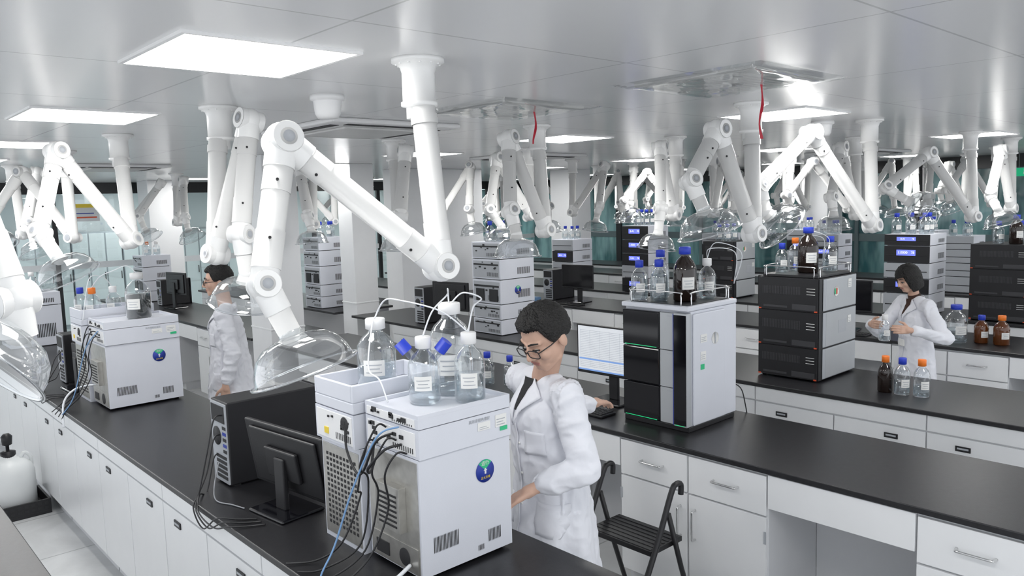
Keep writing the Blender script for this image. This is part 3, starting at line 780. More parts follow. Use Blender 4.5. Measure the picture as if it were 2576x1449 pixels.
def stack(loc, X=.45, Y=.40, hs=(.2, .2, .18, .18, .15), label='tall stack of light grey instrument modules', sticker=False, display=False, dark=()):
    t = thing('instrument_stack', label, 'laboratory instrument', loc)
    z = 0
    for i, h in enumerate(hs):
        dk = i in dark
        g = Geo().box((0, 0, z+.008), (X, Y, z+h), 0).box((.02, .02, z), (X-.02, Y-.02, z+.008), 1)
        if display:
            g.box((-.012, 0, z+.01), (0, Y, z+h-.002), 1 if dk else 3)
            g.box((-.014, .02, z+h*.45), (-.012, Y-.02, z+h*.5), 1)
        else:
            rear_panel(g, 0, 0, Y, z+.005, z+h, 'ports', 3, 1)
            g.box((-.004, Y*.06, z+h*.70), (-.002, Y*.94, z+h*.78), 1)
            if i == len(hs)-3:
                for q in (.1, .3): g.box((-.012, q-.06, z+.03), (-.002, q+.06, z+.15), 1)
        slots(g, X*.50, X*.88, z+h*.22, z+h*.55, -.0006, 12)
        m = obj('module', g, ['inst', 'blk', 'white', 'instd'], t, .004, label='dark fronted module' if dk else None)
        if display and dk:
            l = obj('display', Geo().box((-.0155, Y*.30, z+h*.45), (-.0125, Y*.72, z+h*.78)), 'lcd', m, label='lit blue display')
            text('3.0000' if i % 2 else '8-A1', h*.2, 'lcdt', l, face_mx(-.017, Y*.58, z+h*.62))
            text('78', h*.2, 'lcdt', l, face_mx(-.017, Y*.36, z+h*.62))
        if sticker and i == len(hs)-3: round_sticker(m, X*.5, -.001, z+h*.55, .042)
        z += h
    return t, TOP+z
_, zs1 = stack((4.95, 5.62, TOP), .45, .42, (.15, .15, .24, .2, .17), sticker=True)
for k, (a, b) in enumerate(((5.05, 5.72), (5.17, 5.70), (5.06, 5.88), (5.2, 5.85))): bottle((a, b, zs1), .045, .2, 'blue', fill=.5)
_, z2 = stack((4.87, 9.0, TOP), .43, .42, (.15, .15, .24, .2, .17))
for a, b in ((4.97, 9.12), (5.1, 9.12), (5.2, 9.25)): bottle((a, b, z2), .045, .2, 'blue', fill=.5)
_, z3 = stack((3.62, 11.9, TOP), .4, .42, (.15, .15, .2, .17))
bottle((3.75, 12.05, z3), .05, .2, 'orange', fill=.5); bottle((3.88, 12.05, z3), .05, .2, 'white', fill=.5)
_, z4 = stack((1.42, 8.8, TOP), .46, .45, (.4, .13), label='white instrument cabinet with round sticker', sticker=False)
bottle((1.55, 8.95, z4), .05, .2, 'white', fill=.5); bottle((1.68, 9.0, z4), .05, .2, 'white', fill=.5)
_, z5 = stack((8.5, 3.02, TOP), .45, .45, (.22, .16, .16, .18, .12), display=True, dark=(1, 3, 4), label='instrument stack with lit blue displays')
for a, b in ((8.62, 3.12), (8.74, 3.12), (8.62, 3.26), (8.75, 3.3), (8.62, 3.4)): bottle((a, b, z5), .05, .22, 'blue', fill=.5)
_, z6 = stack((8.5, 6.6, TOP), .45, .45, (.2, .17, .17, .19, .19), display=True, dark=(0, 2, 3, 4), label='instrument stack with lit blue displays')
for a, b in ((8.6, 6.7), (8.72, 6.7), (8.6, 6.85), (8.75, 6.9)): bottle((a, b, z6), .05, .22, 'blue', fill=.5)
t, z = black_lc((8.6, 5.35, TOP), .5, .45, (.22, .25, .24), rail=False)
for a, b in ((8.7, 5.5), (8.85, 5.5), (8.75, 5.65)): bottle((a, b, TOP+z), .05, .22, 'blue', fill=.5)
t, z = black_lc((8.5, 2.15, TOP), .55, .5, (.24, .26, .24), rail=False)
bottle((8.65, 2.3, TOP+z), .06, .28, 'blue', 'amber'); bottle((8.8, 2.3, TOP+z), .05, .22, 'blue', fill=.5); bottle((8.65, 2.45, TOP+z), .05, .22, 'blue', fill=.5)
for p in ((10.7, 3.3), (10.7, 5.0), (10.7, 6.8), (12.1, 4.2), (12.1, 6.1), (7.1, 8.2), (10.7, 1.6), (10.7, 8.4), (8.5, 8.0), (12.1, 2.6)):
    _, zz = stack((p[0], p[1], TOP), .43, .42, (.2, .17, .17, .17), display=True, dark=(0, 2) if p[1] > 4 else (), label='stack of grey and black instrument modules')
    for a, b in ((.12, .12), (.26, .14), (.14, .28)): bottle((p[0]+a, p[1]+b, zz), .048, .2, 'blue', fill=.5)
tower((4.92, 6.85, TOP), 0, .42, .18, .4); monitor((4.98, 6.45, TOP), math.radians(100), .5, .3)
tower((7.2, 7.15, TOP), 0, .42, .18, .4); monitor((7.25, 6.75, TOP), math.radians(-85), .5, .3); keyboard((7.04, 6.7, TOP), math.radians(-90))
bx = obj('tube_rack', Geo().box((0, 0, 0), (.1, .2, .05)).box((.01, .01, .05), (.09, .19, .055)), 'bluetube', bevel=.005, loc=(6.98, 7.25, TOP)); tag(bx, 'small blue plastic rack on worktop', 'rack')
monitor((3.72, 3.20, TOP), math.radians(-88), .52, .32, on=True, label='computer monitor showing a lit spreadsheet')
keyboard((3.46, 3.2, TOP), math.radians(-90))
monitor((7.2, 3.3, TOP), math.radians(-80), .5, .3); monitor((7.25, 3.95, TOP), math.radians(100), .5, .3); keyboard((7.02, 3.2, TOP), math.radians(-90))
tower((7.15, 9.6, TOP), 0, .42, .18, .4); monitor((7.2, 7.8, TOP), math.radians(100), .5, .3)
tower((3.62, 11.2, TOP), 0, .42, .18, .36); monitor((3.7, 10.8, TOP), math.radians(100), .5, .3)
bottle((3.55, 4.2, TOP), .05, .23, 'blue', fill=.4); bottle((3.63, 4.05, TOP), .045, .21, 'blue', fill=.4)
bottle((5.10, 2.06, TOP), .046, .235, 'orange', 'amber', lab=False, label='dark brown bottle with orange cap on the worktop')
bottle((5.10, 1.955, TOP), .048, .235, 'blue', fill=.45, label='clear bottle with blue cap on the worktop')
bottle((5.12, 1.845, TOP), .048, .235, 'orange', fill=.35, label='clear bottle with orange cap on the worktop')
bottle((7.19, 2.33, TOP), .088, .32, 'blue', fill=.4, label='large clear bottle with blue cap on the worktop')
bottle((7.27, 2.16, TOP), .055, .235, 'blue', 'amber2', lab=True, label='amber bottle with blue cap and white label')
bottle((7.27, 2.01, TOP), .06, .245, 'orange', 'amber2', lab=True, label='amber bottle with orange cap and white label')

# ------------------------------------------------------------------ cables and tubing
def cable(pts, r=.0034, mat='cable', label='black cable hanging behind the equipment', name='cable'):
    o = obj(name, Geo().tube(smoothpts(pts, 8), r, 8), mat); tag(o, label, 'cable'); return o
for i in range(4):
    y = 2.16+.06*i; z0 = 1.345+.035*(i % 3)
    cable([(1.455, y, z0), (1.42, y+.01, z0+.005), (1.39-.012*(i % 3), y+.04, z0-.07-.03*i), (1.41, y+.06, z0-.2), (1.34+.02*(i % 3), y+.08, .99), (1.22+.02*i, y+.10+.02*i, .915), (1.19, y+.14+.03*i, .908)], .0036)
cable([(1.455, 2.19, 1.37), (1.40, 2.21, 1.36), (1.37, 2.27, 1.29), (1.41, 2.32, 1.26), (1.455, 2.36, 1.36)], .005)
cable([(1.455, 2.24, 1.40), (1.41, 2.28, 1.37), (1.39, 2.36, 1.24), (1.40, 2.46, 1.30), (1.42, 2.50, 1.38)], .0045)
for i in range(4):
    y = 5.56+.06*i; z0 = 1.38+.03*(i % 3)
    cable([(1.395, y, z0), (1.36, y+.02, z0), (1.33, y+.05, z0-.12), (1.345, y+.08, z0-.25), (1.28, y+.11, 1.0), (1.20, y+.15, .915), (1.168, y+.17+.03*i, .85)])
for i in range(3):
    z0 = 1.24-.10*i
    cable([(1.37, 3.54+.04*i, z0), (1.33, 3.53+.02*i, z0-.01), (1.28, 3.50+.02*i, z0-.14), (1.22, 3.47, .935-.008*i), (1.172, 3.42-.03*i, .885), (1.165, 3.30-.06*i, .83+.02*i), (1.178, 3.17-.06*i, .907), (1.24, 3.10-.05*i, .906), (1.30, 3.05-.04*i, .905)], .0034)
cable([(1.365, 3.6, 1.0), (1.30, 3.5, .93), (1.26, 3.38, .906), (1.29, 3.28, .905), (1.31, 3.2, .905)], .003, 'gcable', 'grey cable lying on the worktop')
for i in range(3):
    cable([(1.40, 6.68+.04*i, 1.15-.07*i), (1.34, 6.64, 1.1-.07*i), (1.26, 6.56, .94), (1.172, 6.44-.06*i, .86), (1.20, 6.30-.07*i, .91), (1.30, 6.24-.05*i, .906)])
cable([(1.455, 2.2, 1.43), (1.39, 2.24, 1.40), (1.33, 2.31, 1.22), (1.27, 2.35, 1.02), (1.20, 2.34, .92), (1.168, 2.30, .80)], .0034, 'bluetube', 'light blue plastic tubing', 'tubing')
cable([(1.395, 5.6, 1.42), (1.32, 5.64, 1.3), (1.24, 5.68, 1.0), (1.17, 5.72, .88)], .0034, 'bluetube', 'light blue plastic tubing', 'tubing')
cable([(1.45, 2.16, .95), (1.36, 2.14, .93), (1.28, 2.17, .912), (1.2, 2.22, .92), (1.165, 2.26, .75)], .007, 'ptfe', 'white plastic drain tubing', 'tubing')
cable([(1.39, 5.7, 1.05), (1.29, 5.82, 1.02), (1.2, 5.78, .95), (1.168, 5.7, .8)], .007, 'ptfe', 'white plastic drain tubing', 'tubing')
zt1 = TOP+.574
for a, b, c in (((1.62, 2.582, zt1+.28), (1.62, 2.40, zt1+.36), (1.745, 2.165, zt1+.25)), ((1.785, 2.325, zt1+.34), (1.72, 2.25, zt1+.38), (1.62, 2.27, zt1+.24)),
                ((1.745, 2.165, zt1+.25), (1.84, 2.20, zt1+.36), (1.80, 2.325, zt1+.34)), ((1.62, 2.582, zt1+.28), (1.50, 2.45, zt1+.12), (1.48, 2.3, zt1+.02)),
                ((1.66, 5.6, zt1+.31), (1.55, 5.7, zt1+.33), (1.47, 5.97, zt1+.2)), ((1.6, 5.95, zt1+.2), (1.45, 5.9, zt1+.28), (1.36, 5.8, zt1))):
    cable([a, V(a)*.6+V(b)*.4+V((0, 0, .04)), b, V(c)*.6+V(b)*.4+V((0, 0, .03)), c], .003, 'ptfe', 'thin white tubing between bottle caps', 'tubing')
for (x, y, z) in ((3.84, 2.56, zt+.23), (8.7, 3.2, z5+.2), (5.3, 2.75, zb+.2)):
    for q in range(2):
        cable([(x, y, z), (x-.05+.06*q, y-.05, z+.06+.03*q), (x+.1, y-.12-.04*q, z+.03), (x+.12, y-.1, z-.15)], .0025, 'ptfe', 'thin white tubing from bottle caps', 'tubing')
for i in range(3):
    cable([(3.97, 2.5+.08*i, 1.1+.1*i), (4.05, 2.47+.08*i, 1.05+.1*i), (4.07, 2.45+.08*i, .95), (4.11, 2.45+.09*i, .8)])

# ------------------------------------------------------------------ jug in tray, step stool
JX, JY = 1.0, 6.66
j = thing('jerry_can', 'translucent white plastic jug with black cap', 'jug', (JX-.01, JY, .027))
prof = [(0, 0), (.13, 0), (.145, .015), (.145, .27), (.13, .32), (.09, .355), (.05, .37), (.045, .40), (0, .40)]
obj('jug_body', Geo().lathe(prof, 40, Matrix.Diagonal((1.1, 1.05, 1.05, 1))), 'jug', j)
obj('cap', Geo().lathe([(.05, .40), (.05, .44), (.02, .45), (0, .45)], 24), 'blk', j)
obj('funnel_filter', Geo().lathe([(.012, .445), (.012, .485), (.032, .495), (.038, .555), (.02, .575), (0, .575)], 20), 'blk', j)
obj('handle', Geo().tube(smoothpts([(.06, 0, .35), (.1, 0, .41), (.14, 0, .37), (.14, 0, .29)], 6), .013, 10), 'jug', j)
tr = thing('drip_tray', 'black plastic crate tray on the floor', 'tray', (JX, JY, 0))
g = Geo().box((-.2, -.2, 0), (.2, .2, .025))
for lo, hi in (((-.2, -.2), (.2, -.185)), ((-.2, .185), (.2, .2)), ((-.2, -.185), (-.185, .185)), ((.185, -.185), (.2, .185))): g.box((*lo, .025), (*hi, .11))
for i in range(9):
    for zz in (.04, .075): g.box((-.19+i*.043, -.203, zz), (-.165+i*.043, -.2, zz+.02), 1)
obj('tray_body', g, ['blk', 'dark'], tr, .004)

st = thing('step_stool', 'black folding two-step stool with tubular frame', 'step stool', (2.95, 2.40, 0))
g = Geo().box((-.12, -.2, .50), (.13, .2, .525))
for i in range(7): g.box((-.11+i*.034, -.19, .525), (-.095+i*.034, .19, .528))
obj('seat', g, 'blk', st, .01)
g = Geo().box((-.36, -.19, .25), (-.16, .19, .27))
for i in range(5): g.box((-.35+i*.036, -.18, .27), (-.335+i*.036, .18, .273))
obj('step', g, 'blk', st, .008)
for s in (-.215, .215):
    obj('leg', Geo().tube(smoothpts([(-.42, s, .012), (-.12, s, .50), (.02, s, .77), (.06, s, .81), (.10, s, .80), (.1, s, .75)], 5), .014, 10), 'blk', st)
    obj('leg', Geo().tube([(.24, s, .012), (.10, s, .38), (.0, s, .68)], .013, 10), 'blk', st)
obj('crossbar', Geo().tube([(.21, -.215, .1), (.21, .215, .1)], .011, 10), 'blk', st)
for s in (-.215, .215):
    for p in ((-.42, s), (.24, s)): obj('rubber_foot', Geo().ball((p[0], p[1], .018), .018), 'dark', st)

# ------------------------------------------------------------------ people
def remesh(g, vox, smooth=4):
    me = bpy.data.meshes.new('r'); me.from_pydata(g.v, [], g.f); me.update()
    o = bpy.data.objects.new('r', me); SC.objects.link(o)
    m = o.modifiers.new('R', 'REMESH'); m.mode = 'VOXEL'; m.voxel_size = vox; m.use_smooth_shade = True
    s = o.modifiers.new('S', 'SMOOTH'); s.iterations = smooth; s.factor = .5
    dg = bpy.context.evaluated_depsgraph_get(); r = bpy.data.meshes.new_from_object(o.evaluated_get(dg))
    bpy.data.objects.remove(o); return r

def mesh_obj(name, me, mat, parent, label=None):
    me.materials.clear(); me.materials.append(M[mat]); o = bpy.data.objects.new(name, me); SC.objects.link(o); o.parent = parent
    me.polygons.foreach_set('use_smooth', [True]*len(me.polygons))
    if label: o['label'] = label
    return o

def hand(g, W, d, n, curl=.35, side=1, s=1.):
    W, d, n = V(W), V(d).normalized(), V(n).normalized(); n = (n-d*n.dot(d)).normalized(); b = d.cross(n)*side
    g.cap(W, W+d*.03*s, .025*s, .027*s)
    for q in (-.022, -.007, .008, .022): g.cap(W+d*.02*s+b*q*.7*s, W+d*.082*s+b*q*1.15*s, .015*s, .0125*s)
    L = (.058, .070, .075, .068)
    for i, q in enumerate((-.03, -.0105, .0095, .029)):
        p = W+d*(.085-abs(q)*.15)*s+b*q*s; a = curl*.6; rr = .0088*s
        for k, f in enumerate((.45, .32, .25)):
            dd = d*math.cos(a)+n*math.sin(a); p2 = p+dd*L[i]*f*1.15*s; g.cap(p, p2, rr, rr*.92); p = p2; rr *= .93; a += curl
    dd = (d*.62+b*.7+n*.25).normalized(); p = W+d*.028*s+b*.026*s; p2 = p+dd*.042*s; g.cap(W+d*.02*s+b*.012*s, p2, .015*s, .011*s)
    dd = (d*.85+b*.25+n*.45).normalized(); g.cap(p2, p2+dd*.036*s, .0108*s, .009*s)

def person(label, root, th, H, headw, pitch, yaw, armL, armR, hair='short', glasses=True, shirt='shirt', lean=-.02, female=False, badge=False, hsc=1.04):
    t = thing('person', label, 'person', (root[0], root[1], 0), th)
    inv = (Matrix.Translation((root[0], root[1], 0)) @ Matrix.Rotation(th, 4, 'Z')).inverted()
    s = H/1.75; hc = inv @ V(headw)
    sw = (.185 if not female else .155)*s
    cz = 1.395*s
    SH = {1: V((sw, lean*.8, cz)), -1: V((-sw, lean*.8, cz))}
    arms = {1: [inv @ V(p) for p in armL[:2]], -1: [inv @ V(p) for p in armR[:2]]}
    rot = inv.to_3x3()
    hd = {1: (rot @ V(armL[2]), rot @ V(armL[3]), armL[4]), -1: (rot @ V(armR[2]), rot @ V(armR[3]), armR[4])}
    HM = Matrix.Translation(hc) @ Matrix.Rotation(yaw, 4, 'Z') @ Matrix.Rotation(pitch, 4, 'X')
    hs = s*hsc
    fw = 1.06 if not female else 1.
    g = Geo()
    def hp(x, y, z): return HM @ V((x*hs, y*hs, z*hs))
    def he(c, r):
        m = HM @ Matrix.Translation(V(c)*hs) @ Matrix.Diagonal((r[0]*hs, r[1]*hs, r[2]*hs, 1))
        k = 16; g.lathe([(math.sin(math.pi*i/k), -math.cos(math.pi*i/k)) for i in range(k+1)], 28, m)
    he((0, .012, .03), (.075*fw, .092, .084)); he((0, -.022, -.026), (.065*fw, .066, .076)); he((0, -.05, -.070), (.042*fw, .034, .030))
    g.cap(hp(-.040*fw, -.015, -.066), hp(-.014, -.062, -.086), .020*hs, .018*hs); g.cap(hp(.040*fw, -.015, -.066), hp(.014, -.062, -.086), .020*hs, .018*hs)
    for q in (1, -1):
        he((q*.037*fw, -.056, -.022), (.027, .026, .027)); g.cap(hp(q*.012, -.078, .026), hp(q*.048, -.064, .028), .009*hs, .008*hs)
        he((q*.011, -.092, -.029), (.008, .009, .007)); he((q*.078*fw, .012, -.004), (.009, .019, .031))
    g.cap(hp(0, -.083, .018), hp(0, -.103, -.022), .0075*hs, .0105*hs)
    g.cap(hp(-.018, -.082, -.050), hp(.018, -.082, -.050), .006*hs, .006*hs); g.cap(hp(-.015, -.079, -.059), hp(.015, -.079, -.059), .007*hs, .007*hs)
    nk = V((0, lean+.01, 1.40*s))
    g.cap(nk, hp(0, .018, -.04), .054*s*(.82 if female else 1), .054*s*(.82 if female else 1))
    bt = .84 if not female else .72
    g.cap((0, 0, 1.0*s), (0, lean*.6, 1.2*s), .115*s*bt, .115*s*bt, 1.2); g.cap((0, lean*.6, 1.18*s), (0, lean, 1.32*s), .11*s*bt, .095*s*bt, 1.3)
    g.cap((-sw*.85, lean*.8, cz-.012), (sw*.85, lean*.8, cz-.012), .037*s, .037*s); g.cap((0, 0, .92*s), (0, 0, 1.02*s), .10*s*bt, .105*s*bt, 1.25)
    g.cap(nk, (0, lean, 1.30*s), .05*s, .07*s*bt)
    for q in (1, -1):
        g.cap((q*.075*s, 0, .90*s), (q*.095*s, -.005, .50*s), .068*s, .052*s); g.cap((q*.095*s, -.005, .50*s), (q*.1*s, .02, .09*s), .052*s, .034*s)
        g.cap((q*.1*s, .02, .07), (q*.105*s, -.13, .035), .03, .028)
        E, Wr = arms[q]; sh = V((SH[q].x*.97, SH[q].y, cz-.015)); g.cap(sh, E, .036*s, .031*s); g.cap(E, Wr, .031*s, .024*s)
        d, n, c = hd[q]; hand(g, Wr, d, n, c, side=-q, s=.97*s)
    body = mesh_obj('body', remesh(g, .0042, 3), 'skin', t)
    g = Geo().cap(hp(-.02, -.0865, -.051), hp(.02, -.0865, -.051), .0035*hs, .0035*hs).cap(hp(-.014, -.0855, -.058), hp(.014, -.0855, -.058), .0042*hs, .0042*hs)
    obj('lips', g, 'lip', body)
    for q in (1, -1):
        g = Geo(); g.ball(hp(q*.031, -.0765, .004), .0085*hs, 0, sc=(1.4, .7, .6)); g.ball(hp(q*.031, -.0825, .002), .0045*hs, 1, 12)
        obj('eye', g, ['eye', 'dark'], body)
        g = Geo().tube([hp(q*.016, -.0815, .006), hp(q*.031, -.0865, .0100), hp(q*.047, -.074, .006)], .0024*hs, 6); obj('eyelash', g, 'hair', body)
        g = Geo().tube([hp(q*.012, -.0895, .031), hp(q*.03, -.086, .036), hp(q*.05, -.071, .032)], [.003*hs, .0042*hs, .002*hs], 6); obj('eyebrow', g, 'hair', body)
    # ---- hair
    g = Geo(); na, nt = 120, 32; vs = []; fs = []
    for i in range(na):
        a = 2*math.pi*i/na; fx, fy = math.sin(a), -math.cos(a)
        fr = (1-math.cos(a))/2
        jag = noise.noise(V((a*14, 1, root[0])))
        if hair == 'short':
            front = 55+5*jag
            u = min(1, max(0, (fr-.13)/.20)); u = u*u*(3-2*u)
            sd = 101+2*jag if fr < .5 else 101+32*(fr-.5)/.5
            tm = front*(1-u)+sd*u
        else:
            u = min(1, max(0, (fr-.10)/.12)); u = u*u*(3-2*u); tm = (80+5*jag)*(1-u)+170*u
        for j in range(nt+1):
            ph = math.radians(tm*j/nt)
            th_ = 1.055+.03*noise.noise(V((fx*5, fy*5, math.cos(ph)*5)))+.05*noise.noise(V((fx*math.sin(ph)*26, fy*math.sin(ph)*26, math.cos(ph)*12+3)))
            if hair == 'short': th_ += .15*max(0, math.cos(ph))**.8*(1-.2*fr)+.05*abs(noise.noise(V((fx*math.sin(ph)*45, fy*math.sin(ph)*45, 7))))
            if j >= nt-1 and hair == 'short': th_ = min(th_, 1.05-.03*(j-nt+1))
            R3 = V((.075*fw, .093, .084))*th_
            if hair != 'short' and ph > math.pi/2:
                dz = -(ph-math.pi/2)*.098; k = 1.02-.08*(ph-math.pi/2)**2
                p = V((R3.x*fx*k*1.03, R3.y*fy*k, dz))
            else:
                p = V((R3.x*math.sin(ph)*fx, R3.y*math.sin(ph)*fy, R3.z*math.cos(ph)))
            vs.append(HM @ ((p+V((0, .012, .03)))*hs))
    for i in range(na):
        k = (i+1) % na
        for j in range(nt): fs.append((i*(nt+1)+j, k*(nt+1)+j, k*(nt+1)+j+1, i*(nt+1)+j+1))
    g.add(vs, fs, 0, True); ho = obj('hair', g, 'hair', body); so = ho.modifiers.new('s', 'SOLIDIFY'); so.thickness = .008; so.offset = -1
    if glasses:
        g = Geo()
        for q in (1, -1):
            c = V((q*.034, -.098, .000)); pts = []
            for i in range(25):
                a = 2*math.pi*i/24; ca, sa = math.cos(a), math.sin(a)
                pts.append(hp(c.x+.027*math.copysign(abs(ca)**.6, ca), c.y+abs(ca)*.003*(1 if ca*q > 0 else -1), c.z+.017*math.copysign(abs(sa)**.6, sa)))
            g.tube(pts, .0020*hs, 6)
            g.tube([hp(q*.061, -.095, .008), hp(q*.077, -.04, .008), hp(q*.083, .01, .010), hp(q*.082, .03, -.008)], .0020*hs, 6)
        g.tube([hp(-.008, -.099, .004), hp(0, -.103, .007), hp(.008, -.099, .004)], .0020*hs, 6)
        gl = obj('glasses', g, 'blk', t)
        for q in (1, -1):
            pts = [hp(q*.034+.026*math.cos(2*math.pi*i/16), -.098, .016*math.sin(2*math.pi*i/16)) for i in range(16)]
            obj('lens', Geo().add(pts, [tuple(range(16))]), 'lens', gl)
    g = Geo()
    for q in (1, -1):
        g.cap((q*.07*s, 0, .84*s), (q*.09*s, -.005, .5*s), .078*s, .07*s); g.cap((q*.09*s, -.005, .5*s), (q*.1*s, .02, .10*s), .070*s, .055*s)
    mesh_obj('trousers', remesh(g, .012, 3), 'trouser', t)
    for q in (1, -1):
        g = Geo(); g.cap((q*.1*s, .04, .05), (q*.107*s, -.14, .042), .05, .042, 1)
        for i in range(len(g.v)): g.v[i] = (g.v[i][0], g.v[i][1], max(.0, g.v[i][2]))
        obj('shoe', g, 'blk', t)
    # ---- coat
    g = Geo()
    cr = 1. if not female else .88
    g.cap((0, lean, 1.29*s), (0, lean, 1.335*s), .115*s*cr, .092*s*cr, 1.42); g.cap((0, lean*.6, 1.12*s), (0, lean, 1.28*s), .13*s*cr, .125*s*cr, 1.28)
    g.cap((0, 0, .95*s), (0, lean*.6, 1.15*s), .145*s*cr, .13*s*cr, 1.25)
    g.cap((0, .0, .60*s), (0, 0, .98*s), .182*s*cr, .15*s*cr, 1.2)
    g.cap((-sw*.92, lean*.8+.005, cz-.012), (sw*.92, lean*.8+.005, cz-.012), .060*s, .060*s); g.cap((-sw*.4, lean+.01, cz+.02*s), (sw*.4, lean+.01, cz+.02*s), .056*s, .056*s)
    ar = 1. if not female else .90
    for q in (1, -1):
        E, Wr = arms[q]; g.cap(SH[q], E, .064*s*ar, .057*s*ar); d = (Wr-E).normalized(); g.cap(E, Wr-d*.045, .057*s*ar, .045*s*ar)
    me = remesh(g, .007, 4)
    n = len(me.vertices); co_ = np.empty(n*3); me.vertices.foreach_get('co', co_); co_ = co_.reshape(-1, 3)
    nr = np.empty(n*3); me.vertices.foreach_get('normal', nr); nr = nr.reshape(-1, 3)
    zmin = .60*s
    def ridge(p): return 1-2*abs(noise.noise(p))
    for i in range(n):
        p = V(co_[i]); N_ = V(nr[i])
        a = math.atan2(p.y, p.x)
        arm_ = min(1, max(0, (abs(p.x)-.16*s)/.06)) if p.z > .9*s else 0
        q1 = V((p.x*7+p.z*4, p.y*7, p.z*(7+6*arm_)-p.x*4+root[0]))
        f = .008*noise.noise(V((p.x*6, p.y*6, p.z*4+root[0]))) + .012*ridge(q1)-.004 + .005*ridge(q1*2.3+V((3, 1, 2)))-.002
        if p.z < 1.05*s and abs(p.x) < .25*s: f += .014*math.sin(a*8+3*noise.noise(V((p.x*3, p.y*3, p.z*2))))*min(1, (1.05*s-p.z)/.35)
        if p.z > 1.30*s and abs(p.x) < .1*s: f *= .35
        f = max(f, -.008)
        if p.z < zmin-.02: p.z = zmin-.02 + (p.z-zmin+.02)*.1
        p = p+N_*f; co_[i] = p
    me.vertices.foreach_set('co', co_.reshape(-1)); me.update()
    coat = mesh_obj('lab_coat', me, 'coat', t, 'white long-sleeved lab coat')
    bvh = BVHTree.FromPolygons([v.co.copy() for v in me.vertices], [tuple(p.vertices) for p in me.polygons])
    def patch(name, quad, mat, off, nx=6, nz=8, th=.004, par=coat, label=None):
        a, b, c, d = quad; vs = []; fs = []
        for i in range(nx+1):
            for j in range(nz+1):
                u, v = i/nx, j/nz; x = (a[0]*(1-u)+b[0]*u)*(1-v)+(d[0]*(1-u)+c[0]*u)*v; z = (a[1]*(1-u)+b[1]*u)*(1-v)+(d[1]*(1-u)+c[1]*u)*v
                h, nn, _, _ = bvh.ray_cast(V((x, -.30, z)), V((0, 1, 0)))
                if h is None: h = V((x, lean-.03, z))
                vs.append(V((h.x, h.y-off, h.z)))
        for i in range(nx):
            for j in range(nz): fs.append((i*(nz+1)+j, (i+1)*(nz+1)+j, (i+1)*(nz+1)+j+1, i*(nz+1)+j+1))
        o = obj(name, Geo().add(vs, fs, 0, True), mat, par, label=label); m = o.modifiers.new('s', 'SOLIDIFY'); m.thickness = th; m.offset = 1
        return o
    zt_, zb_ = 1.44*s, 1.315*s
    patch('shirt', [(-.008, zb_), (.008, zb_), (.045*s, zt_), (-.045*s, zt_)], shirt, .004, label='dark top at the coat neckline')
    for q in (1, -1):
        patch('lapel', [(q*.003, zb_-.06), (q*.035, zb_-.0), (q*.100*s, 1.375*s), (q*.038*s, zt_+.005)], 'coat', .010, th=.005)
        vs = []; fs = []; nn_ = 10
        for i in range(nn_+1):
            a = (math.pi*.66)*i/nn_
            x = q*math.sin(a)*.070*s; y = lean+.012+math.cos(a)*.066*s; zz = cz+.045*s-.020*s*(i/nn_)
            vs += [(x*.95, y*.98, zz+.028*s), (x*1.25, y*1.12, zz-.026*s)]
        for i in range(nn_): fs.append((2*i, 2*i+2, 2*i+3, 2*i+1))
        o = obj('collar', Geo().add(vs, fs, 0, True), 'coat', coat); m = o.modifiers.new('s', 'SOLIDIFY'); m.thickness = .006
    if shirt == 'brown':
        obj('turtleneck', Geo().cyl(nk+V((0, 0, .02)), nk*.55+hp(0, .02, -.05)*.45, .054*s, .049*s), 'brown', t)
    patch('placket', [(.0, .66*s), (.012, .66*s), (.012, zb_-.05), (.0, zb_-.05)], 'coat', .004, 1, 30, .003)
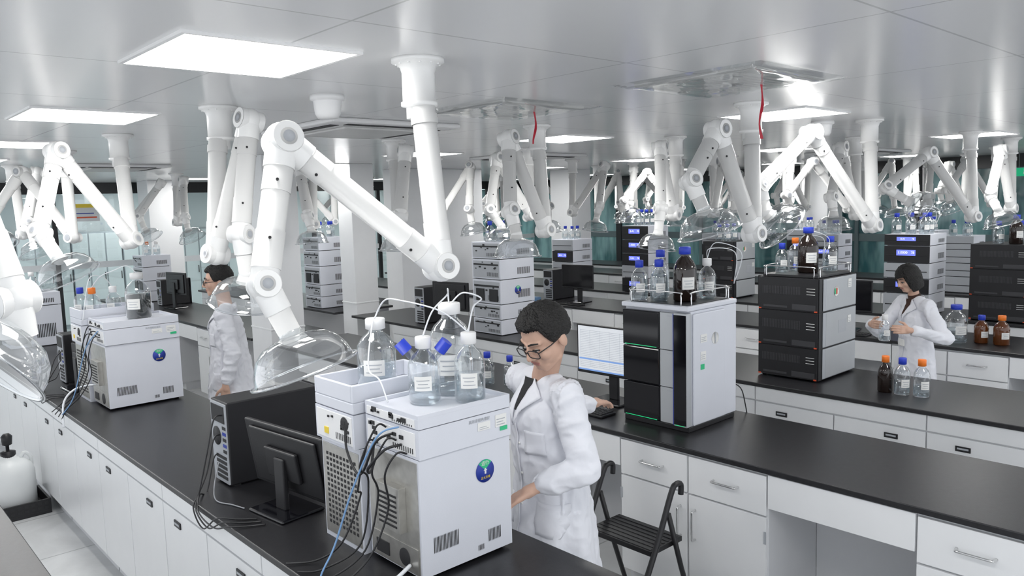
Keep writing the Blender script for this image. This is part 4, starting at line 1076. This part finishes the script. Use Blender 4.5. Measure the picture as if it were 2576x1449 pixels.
    if not female:
        patch('chest_pocket', [(.05*s, 1.14*s), (.14*s, 1.14*s), (.14*s, 1.24*s), (.05*s, 1.24*s)], 'coat', .0015, th=.0015)
        for q in (1, -1): patch('side_pocket', [(q*.08*s, .80*s), (q*.18*s, .80*s), (q*.18*s, .94*s), (q*.08*s, .94*s)], 'coat', .0015, th=.0015)
    for k in range(4):
        h, _, _, _ = bvh.ray_cast(V((.02, -.3, (1.18-.13*k)*s)), V((0, 1, 0)))
        if h: obj('button', Geo().ball(h-V((0, .004, 0)), .006, 0, 12, (1, .5, 1)), 'paper', coat)
    if badge:
        patch('identity_badge', [(-.03, 1.04*s), (.04, 1.04*s), (.04, 1.10*s), (-.03, 1.10*s)], 'paper', .02, th=.003, par=t)
    return t

person('person with short black hair, glasses and white lab coat looking down', (2.31, 2.32), math.radians(-103), 1.76, (2.195, 2.23, 1.635), math.radians(30), math.radians(10),
       ((2.20, 2.03, 1.13), (2.045, 2.16, 1.06), (-.75, .4, -.35), (0, 0, -1), .25),
       ((2.60, 2.60, 1.19), (2.87, 2.585, 1.17), (1, .1, -.12), (0, 0, -1), .35), lean=-.05, hsc=1.09)
person('person with short black hair, glasses and lab coat standing upright', (2.44, 6.02), math.radians(-118), 1.75, (2.385, 6.05, 1.635), math.radians(4), math.radians(9),
       ((2.36, 5.78, 1.10), (2.30, 5.82, .86), (0, .1, -1), (.1, .7, 0), .3),
       ((2.52, 6.27, 1.10), (2.46, 6.31, .86), (0, .1, -1), (0, -1, 0), .3))
person('person with black bob hair in lab coat holding a bottle', (6.53, 2.40), math.radians(-122), 1.62, (6.45, 2.45, 1.50), math.radians(26), math.radians(0),
       ((6.38, 2.13, 1.06), (6.13, 2.30, 1.14), (-.8, .55, .12), (.35, .9, -.1), .55),
       ((6.44, 2.66, 1.06), (6.14, 2.60, 1.16), (-.75, -.65, .12), (.35, -.9, -.1), .55), hair='bob', glasses=False, shirt='brown', lean=-.03, female=True, badge=True, hsc=.99)
bottle((6.035, 2.45, 1.06), .042, .2, 'white', fill=.35, label='clear glass bottle with white cap held in hands')
